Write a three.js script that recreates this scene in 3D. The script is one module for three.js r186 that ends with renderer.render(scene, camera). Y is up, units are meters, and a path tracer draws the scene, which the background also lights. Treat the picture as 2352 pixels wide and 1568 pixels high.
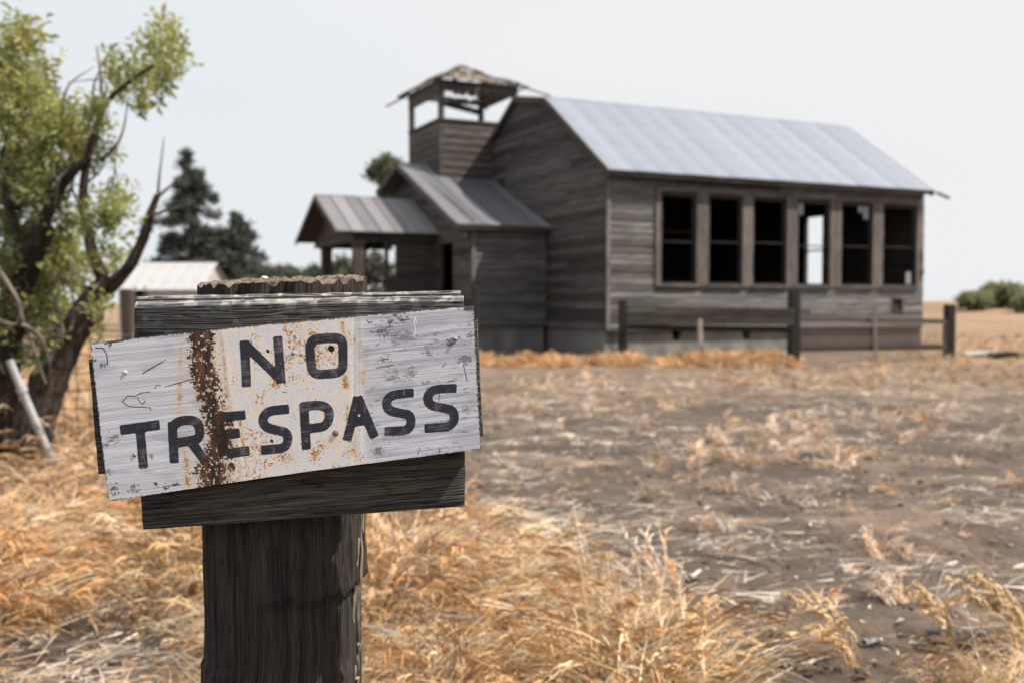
import * as THREE from 'three';
import { mergeGeometries } from 'three/addons/utils/BufferGeometryUtils.js';

// ============================================================ camera, sky, sun, exposure
const scene = new THREE.Scene();
const EYE = 1.3, PITCH = 0.0387, FPX = 2287;
const camera = new THREE.PerspectiveCamera(2 * Math.atan(784 / FPX) * 180 / Math.PI, 1024 / 682, 0.05, 4000);
camera.position.set(0, EYE, 0);
camera.rotation.set(-PITCH, 0, 0);
camera.focus = 1.3;
camera.userData.fStop = 4.8;
scene.add(camera);
const renderer = new THREE.WebGLRenderer({ antialias: true });
renderer.setSize(1024, 682);
renderer.toneMapping = THREE.LinearToneMapping;
renderer.toneMappingExposure = 1.6;   // exposed for the shaded side of the schoolhouse: the thin cloud behind it burns out
renderer.shadowMap.enabled = true;

const SUN_DIR = new THREE.Vector3(0.55, 0.82, 0.125).normalize();
const sun = new THREE.DirectionalLight(0xfff2e2, 5);
sun.position.copy(SUN_DIR).multiplyScalar(80).add(new THREE.Vector3(2, 0, -18));
sun.target.position.set(2, 0, -18);
sun.castShadow = true;
sun.shadow.mapSize.set(4096, 4096);
Object.assign(sun.shadow.camera, { left: -40, right: 40, top: 40, bottom: -40, near: 1, far: 200 });
sun.shadow.radius = 1;
sun.name = 'sun';
scene.add(sun, sun.target);

// ---------- numbers
function RNG(seed) { let s = seed >>> 0; return () => { s = (s + 0x6d2b79f5) | 0; let t = Math.imul(s ^ (s >>> 15), 1 | s); t = (t + Math.imul(t ^ (t >>> 7), 61 | t)) ^ t; return ((t ^ (t >>> 14)) >>> 0) / 4294967296; }; }
function hash2(x, y, s) { let h = Math.imul(x, 374761393) + Math.imul(y, 668265263) + Math.imul(s, 974634511) | 0; h = Math.imul(h ^ (h >>> 13), 1274126177); h ^= h >>> 16; return (h >>> 0) / 4294967296; }
function vnoise(x, y, s = 0, px = 0, py = 0) {
  const xi = Math.floor(x), yi = Math.floor(y); let fx = x - xi, fy = y - yi;
  fx = fx * fx * (3 - 2 * fx); fy = fy * fy * (3 - 2 * fy);
  const wx = (i) => px ? ((i % px) + px) % px : i, wy = (i) => py ? ((i % py) + py) % py : i;
  const a = hash2(wx(xi), wy(yi), s), b = hash2(wx(xi + 1), wy(yi), s), c = hash2(wx(xi), wy(yi + 1), s), d = hash2(wx(xi + 1), wy(yi + 1), s);
  return a + (b - a) * fx + (c - a) * fy + (a - b - c + d) * fx * fy;
}
function fbm(x, y, oct = 4, s = 0, px = 0, py = 0) { let v = 0, a = 0.5, n = 0; for (let i = 0; i < oct; i++) { v += a * vnoise(x, y, s + i * 17, px, py); n += a; a *= 0.5; x *= 2; y *= 2; px *= 2; py *= 2; } return v / n; }
const clamp = (x, a = 0, b = 1) => Math.min(b, Math.max(a, x));
const lerp = (a, b, t) => a + (b - a) * t;
const smooth = (a, b, x) => { const t = clamp((x - a) / (b - a)); return t * t * (3 - 2 * t); };
const lin = (c) => { c /= 255; return c <= 0.04045 ? c / 12.92 : Math.pow((c + 0.055) / 1.055, 2.4); };
const toS = (l) => { l = clamp(l); return 255 * (l <= 0.0031308 ? 12.92 * l : 1.055 * Math.pow(l, 1 / 2.4) - 0.055); };
const rgb = (r, g, b) => new THREE.Color().setRGB(r, g, b);
// a point of the photograph (2352 px wide) at a distance in front of the camera, and on the ground
function at(x, y, depth) {
  const xr = (x - 1176) / FPX, yr = -(y - 784) / FPX, c = Math.cos(PITCH), s = Math.sin(PITCH), zc = depth / (c + yr * s);
  return new THREE.Vector3(xr * zc, EYE + zc * (yr * c - s), -depth);
}

// ---------- sky: thin bright overcast, whiter overhead, a little blue low down and away from the sun
{
  const w = 512, h = 256, d = new Float32Array(w * h * 4);
  for (let j = 0; j < h; j++) for (let i = 0; i < w; i++) {
    const el = ((j + 0.5) / h - 0.5) * Math.PI, az = ((i + 0.5) / w - 0.5) * 2 * Math.PI;
    const dir = [Math.cos(el) * Math.cos(az), Math.sin(el), Math.cos(el) * Math.sin(az)];
    const t = clamp(0.5 + 0.5 * (dir[0] * SUN_DIR.x + dir[1] * SUN_DIR.y + dir[2] * SUN_DIR.z) + 0.06);
    const cloud = fbm(i / w * 10, j / h * 26, 4, 5, 10, 0) - 0.5;
    const white = clamp(0.12 + 1.15 * smooth(0.28, 0.85, t) + cloud * 0.7);
    const low = 1 - smooth(0.0, 0.1, Math.abs(el));
    let r = lerp(0.755, 0.875, white), g = lerp(0.82, 0.875, white), b = lerp(0.875, 0.878, white);
    r = lerp(r, 0.84, low * 0.6); g = lerp(g, 0.86, low * 0.6); b = lerp(b, 0.88, low * 0.6);
    const o = (j * w + i) * 4, k = 1 / renderer.toneMappingExposure; d[o] = r * k; d[o + 1] = g * k; d[o + 2] = b * k; d[o + 3] = 1;
  }
  const sky = new THREE.DataTexture(d, w, h, THREE.RGBAFormat, THREE.FloatType);
  sky.mapping = THREE.EquirectangularReflectionMapping; sky.magFilter = THREE.LinearFilter; sky.minFilter = THREE.LinearFilter; sky.wrapS = THREE.RepeatWrapping; sky.needsUpdate = true;
  scene.background = sky; scene.environment = sky;
}

// ============================================================ helpers
const counts = {};
function numbered(n) { const k = counts[n] = (counts[n] ?? -1) + 1; return k ? `${n}_${String(k).padStart(3, '0')}` : n; }
function tag(o, label, category, group, kind) { o.userData.label = label; o.userData.category = category; if (group) o.userData.group = group; if (kind) o.userData.kind = kind; return o; }
function shadow(o) { o.traverse((m) => { if (m.isMesh) { m.castShadow = true; m.receiveShadow = true; } }); return o; }
function put(o) { o.name = numbered(o.name); scene.add(o); return shadow(o); }
function part(name, geo, mat, parent) { const m = new THREE.Mesh(geo, mat); m.name = name; if (parent) parent.add(m); return m; }
function group(name) { const g = new THREE.Group(); g.name = name; return g; }
function plain(geo) { let g = geo.index ? geo.toNonIndexed() : geo; for (const k of Object.keys(g.attributes)) if (!['position', 'normal', 'uv'].includes(k)) g.deleteAttribute(k); return g; }
const merge = (list) => mergeGeometries(list.map(plain));
// box with uv in metres, u along the grain axis
function bx(w, h, d, grain = 'x', off = 0) {
  const g = new THREE.BoxGeometry(w, h, d), p = g.attributes.position, n = g.attributes.normal, uv = g.attributes.uv;
  for (let i = 0; i < p.count; i++) {
    const x = p.getX(i), y = p.getY(i), z = p.getZ(i), nx = Math.abs(n.getX(i)), ny = Math.abs(n.getY(i));
    let u, v;
    if (grain === 'x') { u = x; v = ny > 0.5 ? z : y; if (nx > 0.5) { u = z * 0.2; v = y; } }
    else if (grain === 'y') { u = y; v = nx > 0.5 ? z : x; if (ny > 0.5) { u = z * 0.2; v = x; } }
    else { u = z; v = nx > 0.5 ? y : x; }
    uv.setXY(i, u + off, v + off * 0.37);
  }
  return g;
}
function bar(a, b, w, h, off = 0) {   // a squared timber from point a to point b
  const len = a.distanceTo(b), g = bx(len, h, w, 'x', off), m = new THREE.Matrix4(), x = b.clone().sub(a).normalize(), up = Math.abs(x.y) > 0.95 ? new THREE.Vector3(0, 0, 1) : new THREE.Vector3(0, 1, 0), z = x.clone().cross(up).normalize(), y = z.clone().cross(x);
  m.makeBasis(x, y, z).setPosition(a.clone().add(b).multiplyScalar(0.5));
  return g.applyMatrix4(m);
}
function wire(pts, r, sides = 5) { return new THREE.TubeGeometry(new THREE.CatmullRomCurve3(pts), Math.max(2, pts.length * 3), r, sides, false); }
// tapered, slightly knotty limb
function limb(pts, r0, r1, segs, seed, sides = 10, rough = 0.12) {
  const curve = new THREE.CatmullRomCurve3(pts), fr = curve.computeFrenetFrames(segs, false), pos = [], uv = [], idx = [], len = curve.getLength();
  for (let i = 0; i <= segs; i++) {
    const t = i / segs, c = curve.getPointAt(t);
    for (let j = 0; j <= sides; j++) {
      const a = j / sides * 2 * Math.PI, rr = lerp(r0, r1, Math.pow(t, 0.8)) * (1 + rough * 2 * (fbm((j % sides) * 1.3, t * len * 7, 3, seed) - 0.5));
      const p = c.clone().addScaledVector(fr.normals[i], Math.cos(a) * rr).addScaledVector(fr.binormals[i], Math.sin(a) * rr);
      pos.push(p.x, p.y, p.z); uv.push(t * len, j / sides * 2 * Math.PI * r0);
    }
  }
  for (let i = 0; i < segs; i++) for (let j = 0; j < sides; j++) { const a = i * (sides + 1) + j, b = a + sides + 1; idx.push(a, b, a + 1, a + 1, b, b + 1); }
  const g = new THREE.BufferGeometry(); g.setAttribute('position', new THREE.Float32BufferAttribute(pos, 3)); g.setAttribute('uv', new THREE.Float32BufferAttribute(uv, 2)); g.setIndex(idx); g.computeVertexNormals();
  return g;
}

// ============================================================ textures
function dataTex(w, h, f, srgb = true, repeat) {
  const d = new Uint8Array(w * h * 4), c = [0, 0, 0];
  for (let j = 0; j < h; j++) for (let i = 0; i < w; i++) { f(i / w, j / h, c, i, j); const o = (j * w + i) * 4; for (let k = 0; k < 3; k++) d[o + k] = clamp(srgb ? toS(c[k]) : c[k] * 255, 0, 255); d[o + 3] = 255; }
  const t = new THREE.DataTexture(d, w, h); t.magFilter = THREE.LinearFilter; t.minFilter = THREE.LinearMipmapLinearFilter; t.wrapS = t.wrapT = THREE.RepeatWrapping; if (srgb) t.colorSpace = THREE.SRGBColorSpace; if (repeat) t.repeat.set(...repeat); t.needsUpdate = true; return t;
}
// weathered timber: grain runs along u; the map is neutral (mean about 0.6) and is tinted by the material
function woodHeight(u, v, s) {
  const warp = fbm(u * 2, v * 6, 3, s + 3, 2, 6) * 0.06;
  const fine = fbm(u * 10, v * 160 + warp * 18, 4, s, 10, 0), mid = fbm(u * 4, v * 40 + warp * 10, 3, s + 9, 4, 0), big = fbm(u * 3, v * 5, 3, s + 21, 3, 5);
  const crack = Math.pow(1 - Math.abs(2 * fbm(u * 3, v * 24 + warp * 9, 3, s + 40, 3, 0) - 1), 14);
  return { fine, mid, big, crack };
}
function woodTex(s, repeat) {
  const map = dataTex(1024, 512, (u, v, c) => {
    const h = woodHeight(u, v, s); let k = 0.6 + (h.fine - 0.5) * 0.75 + (h.mid - 0.5) * 0.5 + (h.big - 0.5) * 0.55 - h.crack * 0.4;
    k = clamp(k, 0.08, 1); const warm = (h.big - 0.5) * 0.12 + (h.mid - 0.5) * 0.08;
    c[0] = k * (1 + warm); c[1] = k; c[2] = k * (1 - warm);
  }, true, repeat);
  const bump = dataTex(1024, 512, (u, v, c) => { const h = woodHeight(u, v, s); c[0] = c[1] = c[2] = clamp(0.55 + (h.fine - 0.5) * 0.9 + (h.mid - 0.5) * 0.4 - h.crack * 0.5); }, false, repeat);
  return { map, bump };
}
const W1 = woodTex(11, [0.5, 2]), W2 = woodTex(77, [2, 5]);
const wood = (r, g, b, t = W1, bump = 0.004) => new THREE.MeshStandardMaterial({ color: rgb(r, g, b), map: t.map, bumpMap: t.bump, bumpScale: bump, roughness: 0.9 });
const tints = (r, g, b, n, spread, seed, t, bump) => { const R = RNG(seed); return Array.from({ length: n }, () => { const k = 1 + (R() - 0.5) * 2 * spread, w = 1 + (R() - 0.5) * 0.12; return wood(r * k * w, g * k, b * k / w, t, bump); }); };
const metalTex = dataTex(512, 512, (u, v, c) => {
  const st = fbm(u * 18, v * 1, 3, 5, 18, 1), bl = fbm(u * 5, v * 5, 4, 8, 5, 5); let k = 0.72 + (st - 0.5) * 0.3 + (bl - 0.5) * 0.1; const rust = smooth(0.64, 0.76, fbm(u * 7, v * 4, 4, 31, 7, 4)) * 0.35;
  c[0] = k * (1 - rust * 0.2); c[1] = k * (1 - rust * 0.4); c[2] = k * (1 - rust * 0.55);
}, true, [0.7, 0.7]);
const metal = (r, g, b, rough = 0.45, m = 0.55) => new THREE.MeshStandardMaterial({ color: rgb(r, g, b), map: metalTex, roughness: rough, metalness: m });
const concTex = dataTex(512, 512, (u, v, c) => { const k = 0.65 + (fbm(u * 6, v * 6, 5, 3, 6, 6) - 0.5) * 0.7 + (vnoise(u * 120, v * 120, 4, 120, 120) - 0.5) * 0.12; c[0] = k; c[1] = k * 0.985; c[2] = k * 0.96; }, true, [0.5, 0.5]);
const concrete = (k) => new THREE.MeshStandardMaterial({ color: rgb(k, k, k * 0.98), map: concTex, bumpMap: concTex, bumpScale: 0.006, roughness: 0.95 });
const barkTex = dataTex(512, 512, (u, v, c) => { const f = fbm(u * 6, v * 26, 4, 9, 6, 26), r = Math.pow(1 - Math.abs(2 * fbm(u * 5, v * 18, 3, 19, 5, 18) - 1), 4), o = smooth(0.66, 0.8, fbm(u * 5, v * 5, 3, 29, 5, 5)); const k = 0.55 + (f - 0.5) * 0.9 - r * 0.35; c[0] = k * (1 + o * 0.9); c[1] = k * (1 + o * 0.25); c[2] = k * (1 - o * 0.2); }, true, [1.6, 1.6]);
const dark = new THREE.MeshStandardMaterial({ color: rgb(0.085, 0.073, 0.062), map: W1.map, roughness: 0.95 });

// ============================================================ ground
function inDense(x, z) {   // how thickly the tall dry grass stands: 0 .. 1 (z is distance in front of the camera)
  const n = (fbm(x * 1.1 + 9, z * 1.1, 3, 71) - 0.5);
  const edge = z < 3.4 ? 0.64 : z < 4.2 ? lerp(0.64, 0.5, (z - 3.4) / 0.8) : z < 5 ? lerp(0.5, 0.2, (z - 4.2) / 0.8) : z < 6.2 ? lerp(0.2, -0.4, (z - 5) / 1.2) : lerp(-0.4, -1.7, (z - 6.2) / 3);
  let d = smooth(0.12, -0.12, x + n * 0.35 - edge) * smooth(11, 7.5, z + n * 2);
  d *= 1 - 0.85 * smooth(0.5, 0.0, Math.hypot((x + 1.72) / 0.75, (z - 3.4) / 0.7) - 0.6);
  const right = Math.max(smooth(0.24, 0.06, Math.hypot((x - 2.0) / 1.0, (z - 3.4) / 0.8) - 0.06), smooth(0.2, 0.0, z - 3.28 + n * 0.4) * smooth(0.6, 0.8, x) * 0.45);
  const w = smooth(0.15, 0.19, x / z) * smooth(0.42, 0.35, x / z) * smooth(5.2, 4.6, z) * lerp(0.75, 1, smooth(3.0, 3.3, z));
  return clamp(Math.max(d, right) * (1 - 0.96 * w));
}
function groundH(x, z) {
  const d = Math.hypot(x, z); let h = (fbm(x * 0.6, z * 0.6, 3, 41) - 0.5) * 0.1 * smooth(0, 4, d);
  if (d < 22) h += (fbm(x * 4, z * 4, 3, 43) - 0.5) * 0.06 + Math.max(0, fbm(x * 11, z * 11, 2, 47) - 0.62) * 0.12;
  h += 1.25 * smooth(45, 80, -z) * smooth(14, 40, x) * (0.6 + 0.8 * fbm(x * 0.06, z * 0.06, 2, 49)) * smooth(260, 110, -z);
  return h;
}
{
  const axis = (near, step, far, grow) => { const a = [0]; let x = 0, s = step; while (x < far) { if (x > near) s *= grow; x += s; a.push(x); } return a; };
  const xs = axis(4.5, 0.06, 1800, 1.11), X = [...xs.slice(1).reverse().map((v) => -v), ...xs];
  const Z = [...axis(3, 0.5, 900, 1.5).slice(1).reverse(), ...axis(15, 0.065, 1800, 1.11).map((v) => -v)];
  const pos = [], col = [], uv = [], idx = [], nx = X.length;
  for (const z of Z) for (const x of X) {
    pos.push(x, groundH(x, z), z); uv.push(x / 2.4, z / 2.4);
    const d = -z, n1 = fbm(x * 0.5 + 3, z * 0.5, 4, 51), n2 = fbm(x * 1.7, z * 2.2, 3, 53), n3 = fbm(x * 7, z * 7, 2, 57);
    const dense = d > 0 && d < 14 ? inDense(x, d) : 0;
    let soil = [0.075, 0.057, 0.047], straw = [0.20, 0.147, 0.105], gold = [0.30, 0.195, 0.105];
    let t = clamp(smooth(10.5, 15, d + (n1 - 0.5) * 6) * 0.6 + smooth(0.55, 0.75, n2) * 0.4 + (n3 - 0.5) * 0.4);
    let c = soil.map((s, k) => lerp(s, straw[k], t));
    const tan = smooth(-1.2, -2.5, x + (d - 8) * 0.02) * smooth(6, 8, d);                           // dry field on the left, and far beyond
    const far = Math.max(tan, smooth(27, 36, d + (n1 - 0.5) * 8) * 0.9, smooth(19, 24, d) * smooth(8.5, 10.5, x));
    c = c.map((s, k) => lerp(s, lerp(gold[k], straw[k], n1) * (0.8 + 0.5 * n2), far));
    c = c.map((s, k) => lerp(s, [0.05, 0.036, 0.026][k], dense * 0.9));  // soil under dense grass darkened: shade between clumps put in the colour
    const shade = 0.75 + 0.5 * n2 * (0.6 + 0.8 * n3); c = c.map((s) => s * shade);
    col.push(...c);
  }
  for (let j = 0; j < Z.length - 1; j++) for (let i = 0; i < nx - 1; i++) { const a = j * nx + i, b = a + nx; idx.push(a, b, a + 1, a + 1, b, b + 1); }
  const g = new THREE.BufferGeometry(); g.setAttribute('position', new THREE.Float32BufferAttribute(pos, 3)); g.setAttribute('color', new THREE.Float32BufferAttribute(col, 3)); g.setAttribute('uv', new THREE.Float32BufferAttribute(uv, 2)); g.setIndex(idx); g.computeVertexNormals();
  const dirt = (u, v) => { const a = fbm(u * 12, v * 12, 5, 61, 12, 12), b = vnoise(u * 90, v * 90, 63, 90, 90), s = smooth(0.68, 0.78, fbm(u * 40, v * 40, 2, 67, 40, 40)); return { a, b, s }; };
  const map = dataTex(1024, 1024, (u, v, c) => { const q = dirt(u, v), k = 0.78 + (q.a - 0.5) * 0.9 + (q.b - 0.5) * 0.25; c[0] = k + q.s * 0.5; c[1] = k + q.s * 0.42; c[2] = k + q.s * 0.34; });
  const bump = dataTex(1024, 1024, (u, v, c) => { const q = dirt(u, v); c[0] = c[1] = c[2] = q.a * 0.7 + q.b * 0.25 + q.s * 0.2; }, false);
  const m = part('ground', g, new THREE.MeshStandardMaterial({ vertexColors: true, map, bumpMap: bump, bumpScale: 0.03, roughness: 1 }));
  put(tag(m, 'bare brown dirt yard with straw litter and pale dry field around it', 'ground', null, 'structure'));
}

// ============================================================ schoolhouse   (u along the long wall, v into the building, h up)
const TH = Math.PI / 2 - 1.1329;
const house = group('schoolhouse');
house.position.set(2.24, 0, -23.87); house.rotation.y = TH;
tag(house, 'abandoned weathered wooden schoolhouse with belfry, metal roof and six tall empty windows', 'schoolhouse');
const L = 10.4, SILL = 0.66, WALLTOP = 4.42, RIDGE_V = 4.9, W = 10.6;
const P = (u, v, h) => new THREE.Vector3(u, h, -v);
const rowPlank = (abl, abr, atl, atr, y0, y1, tb, tt, off) => {   // a clapboard: lower edge thicker than the upper one
  const q = [[abl, y0, tb], [abr, y0, tb], [atr, y1, tt], [atl, y1, tt], [abl, y0, -0.002], [abr, y0, -0.002], [atr, y1, -0.002], [atl, y1, -0.002]];
  const f = [[0, 1, 2, 3], [4, 0, 3, 7], [1, 5, 6, 2], [3, 2, 6, 7], [4, 5, 1, 0]], pos = [], uv = [];
  for (const [a, b, c, d] of f) for (const k of [a, b, c, a, c, d]) { pos.push(...q[k]); uv.push(q[k][0] + off, q[k][1] + q[k][2] + off * 0.61); }
  const g = new THREE.BufferGeometry(); g.setAttribute('position', new THREE.Float32BufferAttribute(pos, 3)); g.setAttribute('uv', new THREE.Float32BufferAttribute(uv, 2)); g.computeVertexNormals(); return g;
};
// a timber wall: a sheathed core with its openings, and clapboards row by row as children
function makeWall(name, parent, { s0, s1, y0, top, holes = [], pitch = 0.165, mats, seed, place, core = 0.1, skip, coreMat = dark, planks = true, gap = 0, thick = 0.017 }) {
  const R = RNG(seed), shape = new THREE.Shape(), N = 24, topf = typeof top === 'number' ? () => top : top;
  shape.moveTo(s0, y0); shape.lineTo(s1, y0);
  const knots = typeof top === 'number' ? [s1, s0] : [...new Set([s1, ...(top.knots ?? []).slice().sort((a, b) => b - a), s0])];
  for (const s of knots) shape.lineTo(s, topf(s));
  shape.closePath();
  for (const h of holes) { const p = new THREE.Path(); p.moveTo(h.s0, h.y0); p.lineTo(h.s0, h.y1); p.lineTo(h.s1, h.y1); p.lineTo(h.s1, h.y0); p.closePath(); shape.holes.push(p); }
  const g = new THREE.ExtrudeGeometry(shape, { depth: core, bevelEnabled: false }); g.translate(0, 0, -core - 0.003);
  const wall = part(name, g, coreMat, parent); place(wall);
  if (!planks) return wall;
  const ymax = Math.max(...knots.map(topf));
  for (let y = y0; y < ymax - 0.02; y += pitch) {
    const ya = y + gap, yb = Math.min(y + pitch + 0.012, ymax);
    const span = (yy) => { let a = null, b = null; for (let i = 0; i <= 400; i++) { const s = lerp(s0, s1, i / 400); if (topf(s) >= yy - 1e-6) { if (a === null) a = s; b = s; } } return a === null ? null : [a, b]; };
    const lo = span(ya + 0.001); if (!lo) continue; const hi = span(yb - 0.001) ?? [(lo[0] + lo[1]) / 2 - 0.01, (lo[0] + lo[1]) / 2 + 0.01];
    let runs = [[lo[0], lo[1], hi[0], hi[1]]];
    for (const h of holes) if (ya < h.y1 - 0.03 && yb > h.y0 + 0.03) runs = runs.flatMap((r) => h.s1 <= r[0] || h.s0 >= r[1] ? [r] : [[r[0], h.s0, r[2], h.s0], [h.s1, r[1], h.s1, r[3]]]).filter((r) => r[1] - r[0] > 0.03);
    for (const r of runs) {
      const cuts = [r[0]]; if (r[1] - r[0] > 3.6) { let c = r[0] + 1.4 + R() * 2.4; while (c < r[1] - 1) { cuts.push(c); c += 2.4 + R() * 2.6; } } cuts.push(r[1]);
      for (let k = 0; k < cuts.length - 1; k++) {
        const first = k === 0, last = k === cuts.length - 2, a = cuts[k] + (first ? 0 : 0.004), b = cuts[k + 1];
        if (skip && skip((a + b) / 2, (ya + yb) / 2, R)) continue;
        const m = part('plank', rowPlank(a, b, first ? r[2] : a, last ? r[3] : b, ya, yb, thick + R() * 0.006, 0.006 + R() * 0.003, R() * 7), mats[Math.floor(R() * mats.length)], wall);
        if (R() < 0.25) m.position.y = (R() - 0.5) * 0.012; if (R() < 0.3) m.position.z = R() * 0.008; if (R() < 0.06 && b - a < 3.5) { m.rotation.z = (R() - 0.5) * 0.02; m.position.z = 0.012; }
      }
    }
  }
  return wall;
}
const mLong = tints(0.207, 0.200, 0.197, 9, 0.5, 5), mGable = tints(0.116, 0.104, 0.097, 7, 0.5, 6), mVest = tints(0.163, 0.160, 0.169, 5, 0.18, 7), mTower = tints(0.148, 0.131, 0.123, 6, 0.4, 8), mFrame = tints(0.211, 0.194, 0.192, 3, 0.12, 9), mDarkWood = tints(0.090, 0.079, 0.071, 3, 0.25, 10), mSash = tints(0.03, 0.028, 0.027, 3, 0.2, 17), mPorch = tints(0.094, 0.083, 0.076, 3, 0.25, 12);  // gable, vestibule and porch tints darkened: some shade is in the wood colour
const uOf = (x) => { const r = (x - 1176) / FPX, sx = Math.sin(1.1329), cx = Math.cos(1.1329); return (23.87 * r - 2.24) / (sx - cx * r); };
const winX = [[1515, 1596.5], [1624, 1701], [1725.5, 1802.5], [1827.6, 1901.5], [1928, 2000], [2023.4, 2099.6]].map(([a, b]) => [uOf(a), uOf(b)]);
const WB = 1.76, WT = 3.98;
// long wall
const ventU = [uOf(2047), uOf(2073)];
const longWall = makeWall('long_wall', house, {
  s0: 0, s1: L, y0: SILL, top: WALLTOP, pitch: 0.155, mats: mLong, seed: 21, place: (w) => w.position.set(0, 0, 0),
  holes: [...winX.map(([a, b]) => ({ s0: a, s1: b, y0: WB, y1: WT })), { s0: ventU[0], s1: ventU[1], y0: 1.06, y1: 1.43 }],
  skip: (s, y) => s > winX[5][1] + 0.05 && y > 1.95 && y < 2.62,
});
{ // the broken corner: bare studs and a slipped brace
  part('brace', bar(P(winX[5][1] + 0.06, -0.02, 2.66), P(L - 0.02, -0.035, 2.12), 0.03, 0.1), mLong[2], longWall);
  part('corner_board', bx(0.1, WALLTOP - SILL, 0.035, 'y').translate(0.05, (WALLTOP + SILL) / 2, 0.05), mLong[3], longWall);
}
winX.forEach(([a, b], i) => {
  const w = b - a, h = WT - WB, cx = (a + b) / 2, cy = (WB + WT) / 2, fr = [];
  const win = part('window', merge([bx(0.05, h, 0.1, 'y').translate(a + 0.025, cy, -0.04), bx(0.05, h, 0.1, 'y').translate(b - 0.025, cy, -0.04), bx(w - 0.1, 0.05, 0.1).translate(cx, WT - 0.025, -0.04), bx(w - 0.1, 0.05, 0.1).translate(cx, WB + 0.025, -0.04)]), mSash[i % 3], house);
  part('sash', merge([bx(w - 0.1, 0.03, 0.04).translate(cx, cy - 0.06 + (i % 3) * 0.02, -0.03), bx(0.035, h / 2, 0.03, 'y').translate(a + 0.07, cy + h / 4 - 0.02, -0.035), bx(0.035, h / 2, 0.03, 'y').translate(b - 0.07, cy + h / 4 - 0.02, -0.035)]), mSash[(i + 1) % 3], win);
  part('sill', bx(w + 0.12, 0.05, 0.11, 'x', i).translate(cx, WB - 0.03, 0.045), mFrame[(i + 2) % 3], win);
  const na = i === 0 ? a - 0.16 : (winX[i - 1][1] + a) / 2;
  const nb = i === 5 ? b + 0.14 : (b + winX[i + 1][0]) / 2;
  part('casing', bx(a - na - 0.004, h + 0.1, 0.045, 'y', i).translate((a + na) / 2, cy, 0.04), mFrame[i % 3], win);
  part('casing', bx(nb - b - 0.004, h + 0.1, 0.045, 'y', i + 3).translate((b + nb) / 2, cy, 0.04), mFrame[(i + 1) % 3], win);
  part('casing', bx(nb - na - 0.004, 0.15, 0.05, 'x', i + 5).translate((na + nb) / 2, WT + 0.127, 0.042), mFrame[(i + 2) % 3], win);
  const milky = new THREE.MeshPhysicalMaterial({ color: rgb(0.24, 0.28, 0.29), roughness: 0.35, transmission: 0.2, thickness: 0 });
  const pane = (s0, s1, y0, y1) => { part('pane', bx(s1 - s0, y1 - y0, 0.006).translate((s0 + s1) / 2, (y0 + y1) / 2, -0.03), milky, win); };
  if (i === 3) pane(a + 0.05, a + 0.05 + 0.2, WT - 0.36, WT - 0.06);
  if (i === 4) { pane(b - 0.28, b - 0.1, WT - 0.4, WT - 0.05); pane(b - 0.47, b - 0.3, WT - 0.22, WT - 0.05); }
  if (i === 5) pane(b - 0.3, b - 0.1, WB + 0.07, WB + 0.4);
});
{ const v = part('vent', merge([bx(0.05, 0.4, 0.06, 'y').translate(ventU[0] + 0.02, 1.245, 0), bx(0.05, 0.4, 0.06, 'y').translate(ventU[1] - 0.02, 1.245, 0), bx(ventU[1] - ventU[0], 0.04, 0.06).translate((ventU[0] + ventU[1]) / 2, 1.06, 0.004), bx(ventU[1] - ventU[0], 0.04, 0.06).translate((ventU[0] + ventU[1]) / 2, 1.43, 0.004)]), mDarkWood[0], house);
  for (let k = 0; k < 4; k++) part('slat', bx(ventU[1] - ventU[0] - 0.1, 0.012, 0.05).rotateX(0.6).translate((ventU[0] + ventU[1]) / 2, 1.13 + k * 0.08, -0.04), mDarkWood[1], v); }
// gable end towards the vestibule, and the far one with the window one looks out through
const gableTop = (v) => v <= 3 ? lerp(WALLTOP + 0.02, 6.62, v / 3) : v <= RIDGE_V ? lerp(6.62, 7.02, (v - 3) / (RIDGE_V - 3)) : lerp(7.02, 3.9, (v - RIDGE_V) / (W - RIDGE_V));
const alongV = (u, out) => (w) => { w.position.set(u, 0, 0); w.rotation.y = out < 0 ? -Math.PI / 2 : Math.PI / 2; };
const topG = (s) => gableTop(s + W); topG.knots = [-W + 3, -W + RIDGE_V];
// wall space for the near gable: rotated -90 deg, local x runs along world-local +z => s = -v
{ const f = (s) => gableTop(-s); f.knots = [-3, -RIDGE_V];
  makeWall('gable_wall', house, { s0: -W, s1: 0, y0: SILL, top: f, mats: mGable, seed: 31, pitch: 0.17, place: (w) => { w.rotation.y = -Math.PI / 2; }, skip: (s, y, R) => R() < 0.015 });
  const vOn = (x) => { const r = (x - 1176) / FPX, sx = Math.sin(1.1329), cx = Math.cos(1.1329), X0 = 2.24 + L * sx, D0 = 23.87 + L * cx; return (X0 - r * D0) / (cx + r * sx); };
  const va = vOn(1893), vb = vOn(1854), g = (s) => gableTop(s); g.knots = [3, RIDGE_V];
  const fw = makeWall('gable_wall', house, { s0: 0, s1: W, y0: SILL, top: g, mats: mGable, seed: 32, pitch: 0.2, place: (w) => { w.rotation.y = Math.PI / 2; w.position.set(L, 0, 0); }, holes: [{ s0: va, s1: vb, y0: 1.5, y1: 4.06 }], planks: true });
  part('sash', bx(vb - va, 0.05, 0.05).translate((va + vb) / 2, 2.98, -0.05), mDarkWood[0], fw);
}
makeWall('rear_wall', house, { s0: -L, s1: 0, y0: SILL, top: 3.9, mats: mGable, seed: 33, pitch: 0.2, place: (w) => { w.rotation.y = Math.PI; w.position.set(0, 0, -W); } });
part('floor', bx(L - 0.22, 0.08, W - 0.22).translate(L / 2, SILL + 0.05, -W / 2), mDarkWood[1], house);
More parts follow.
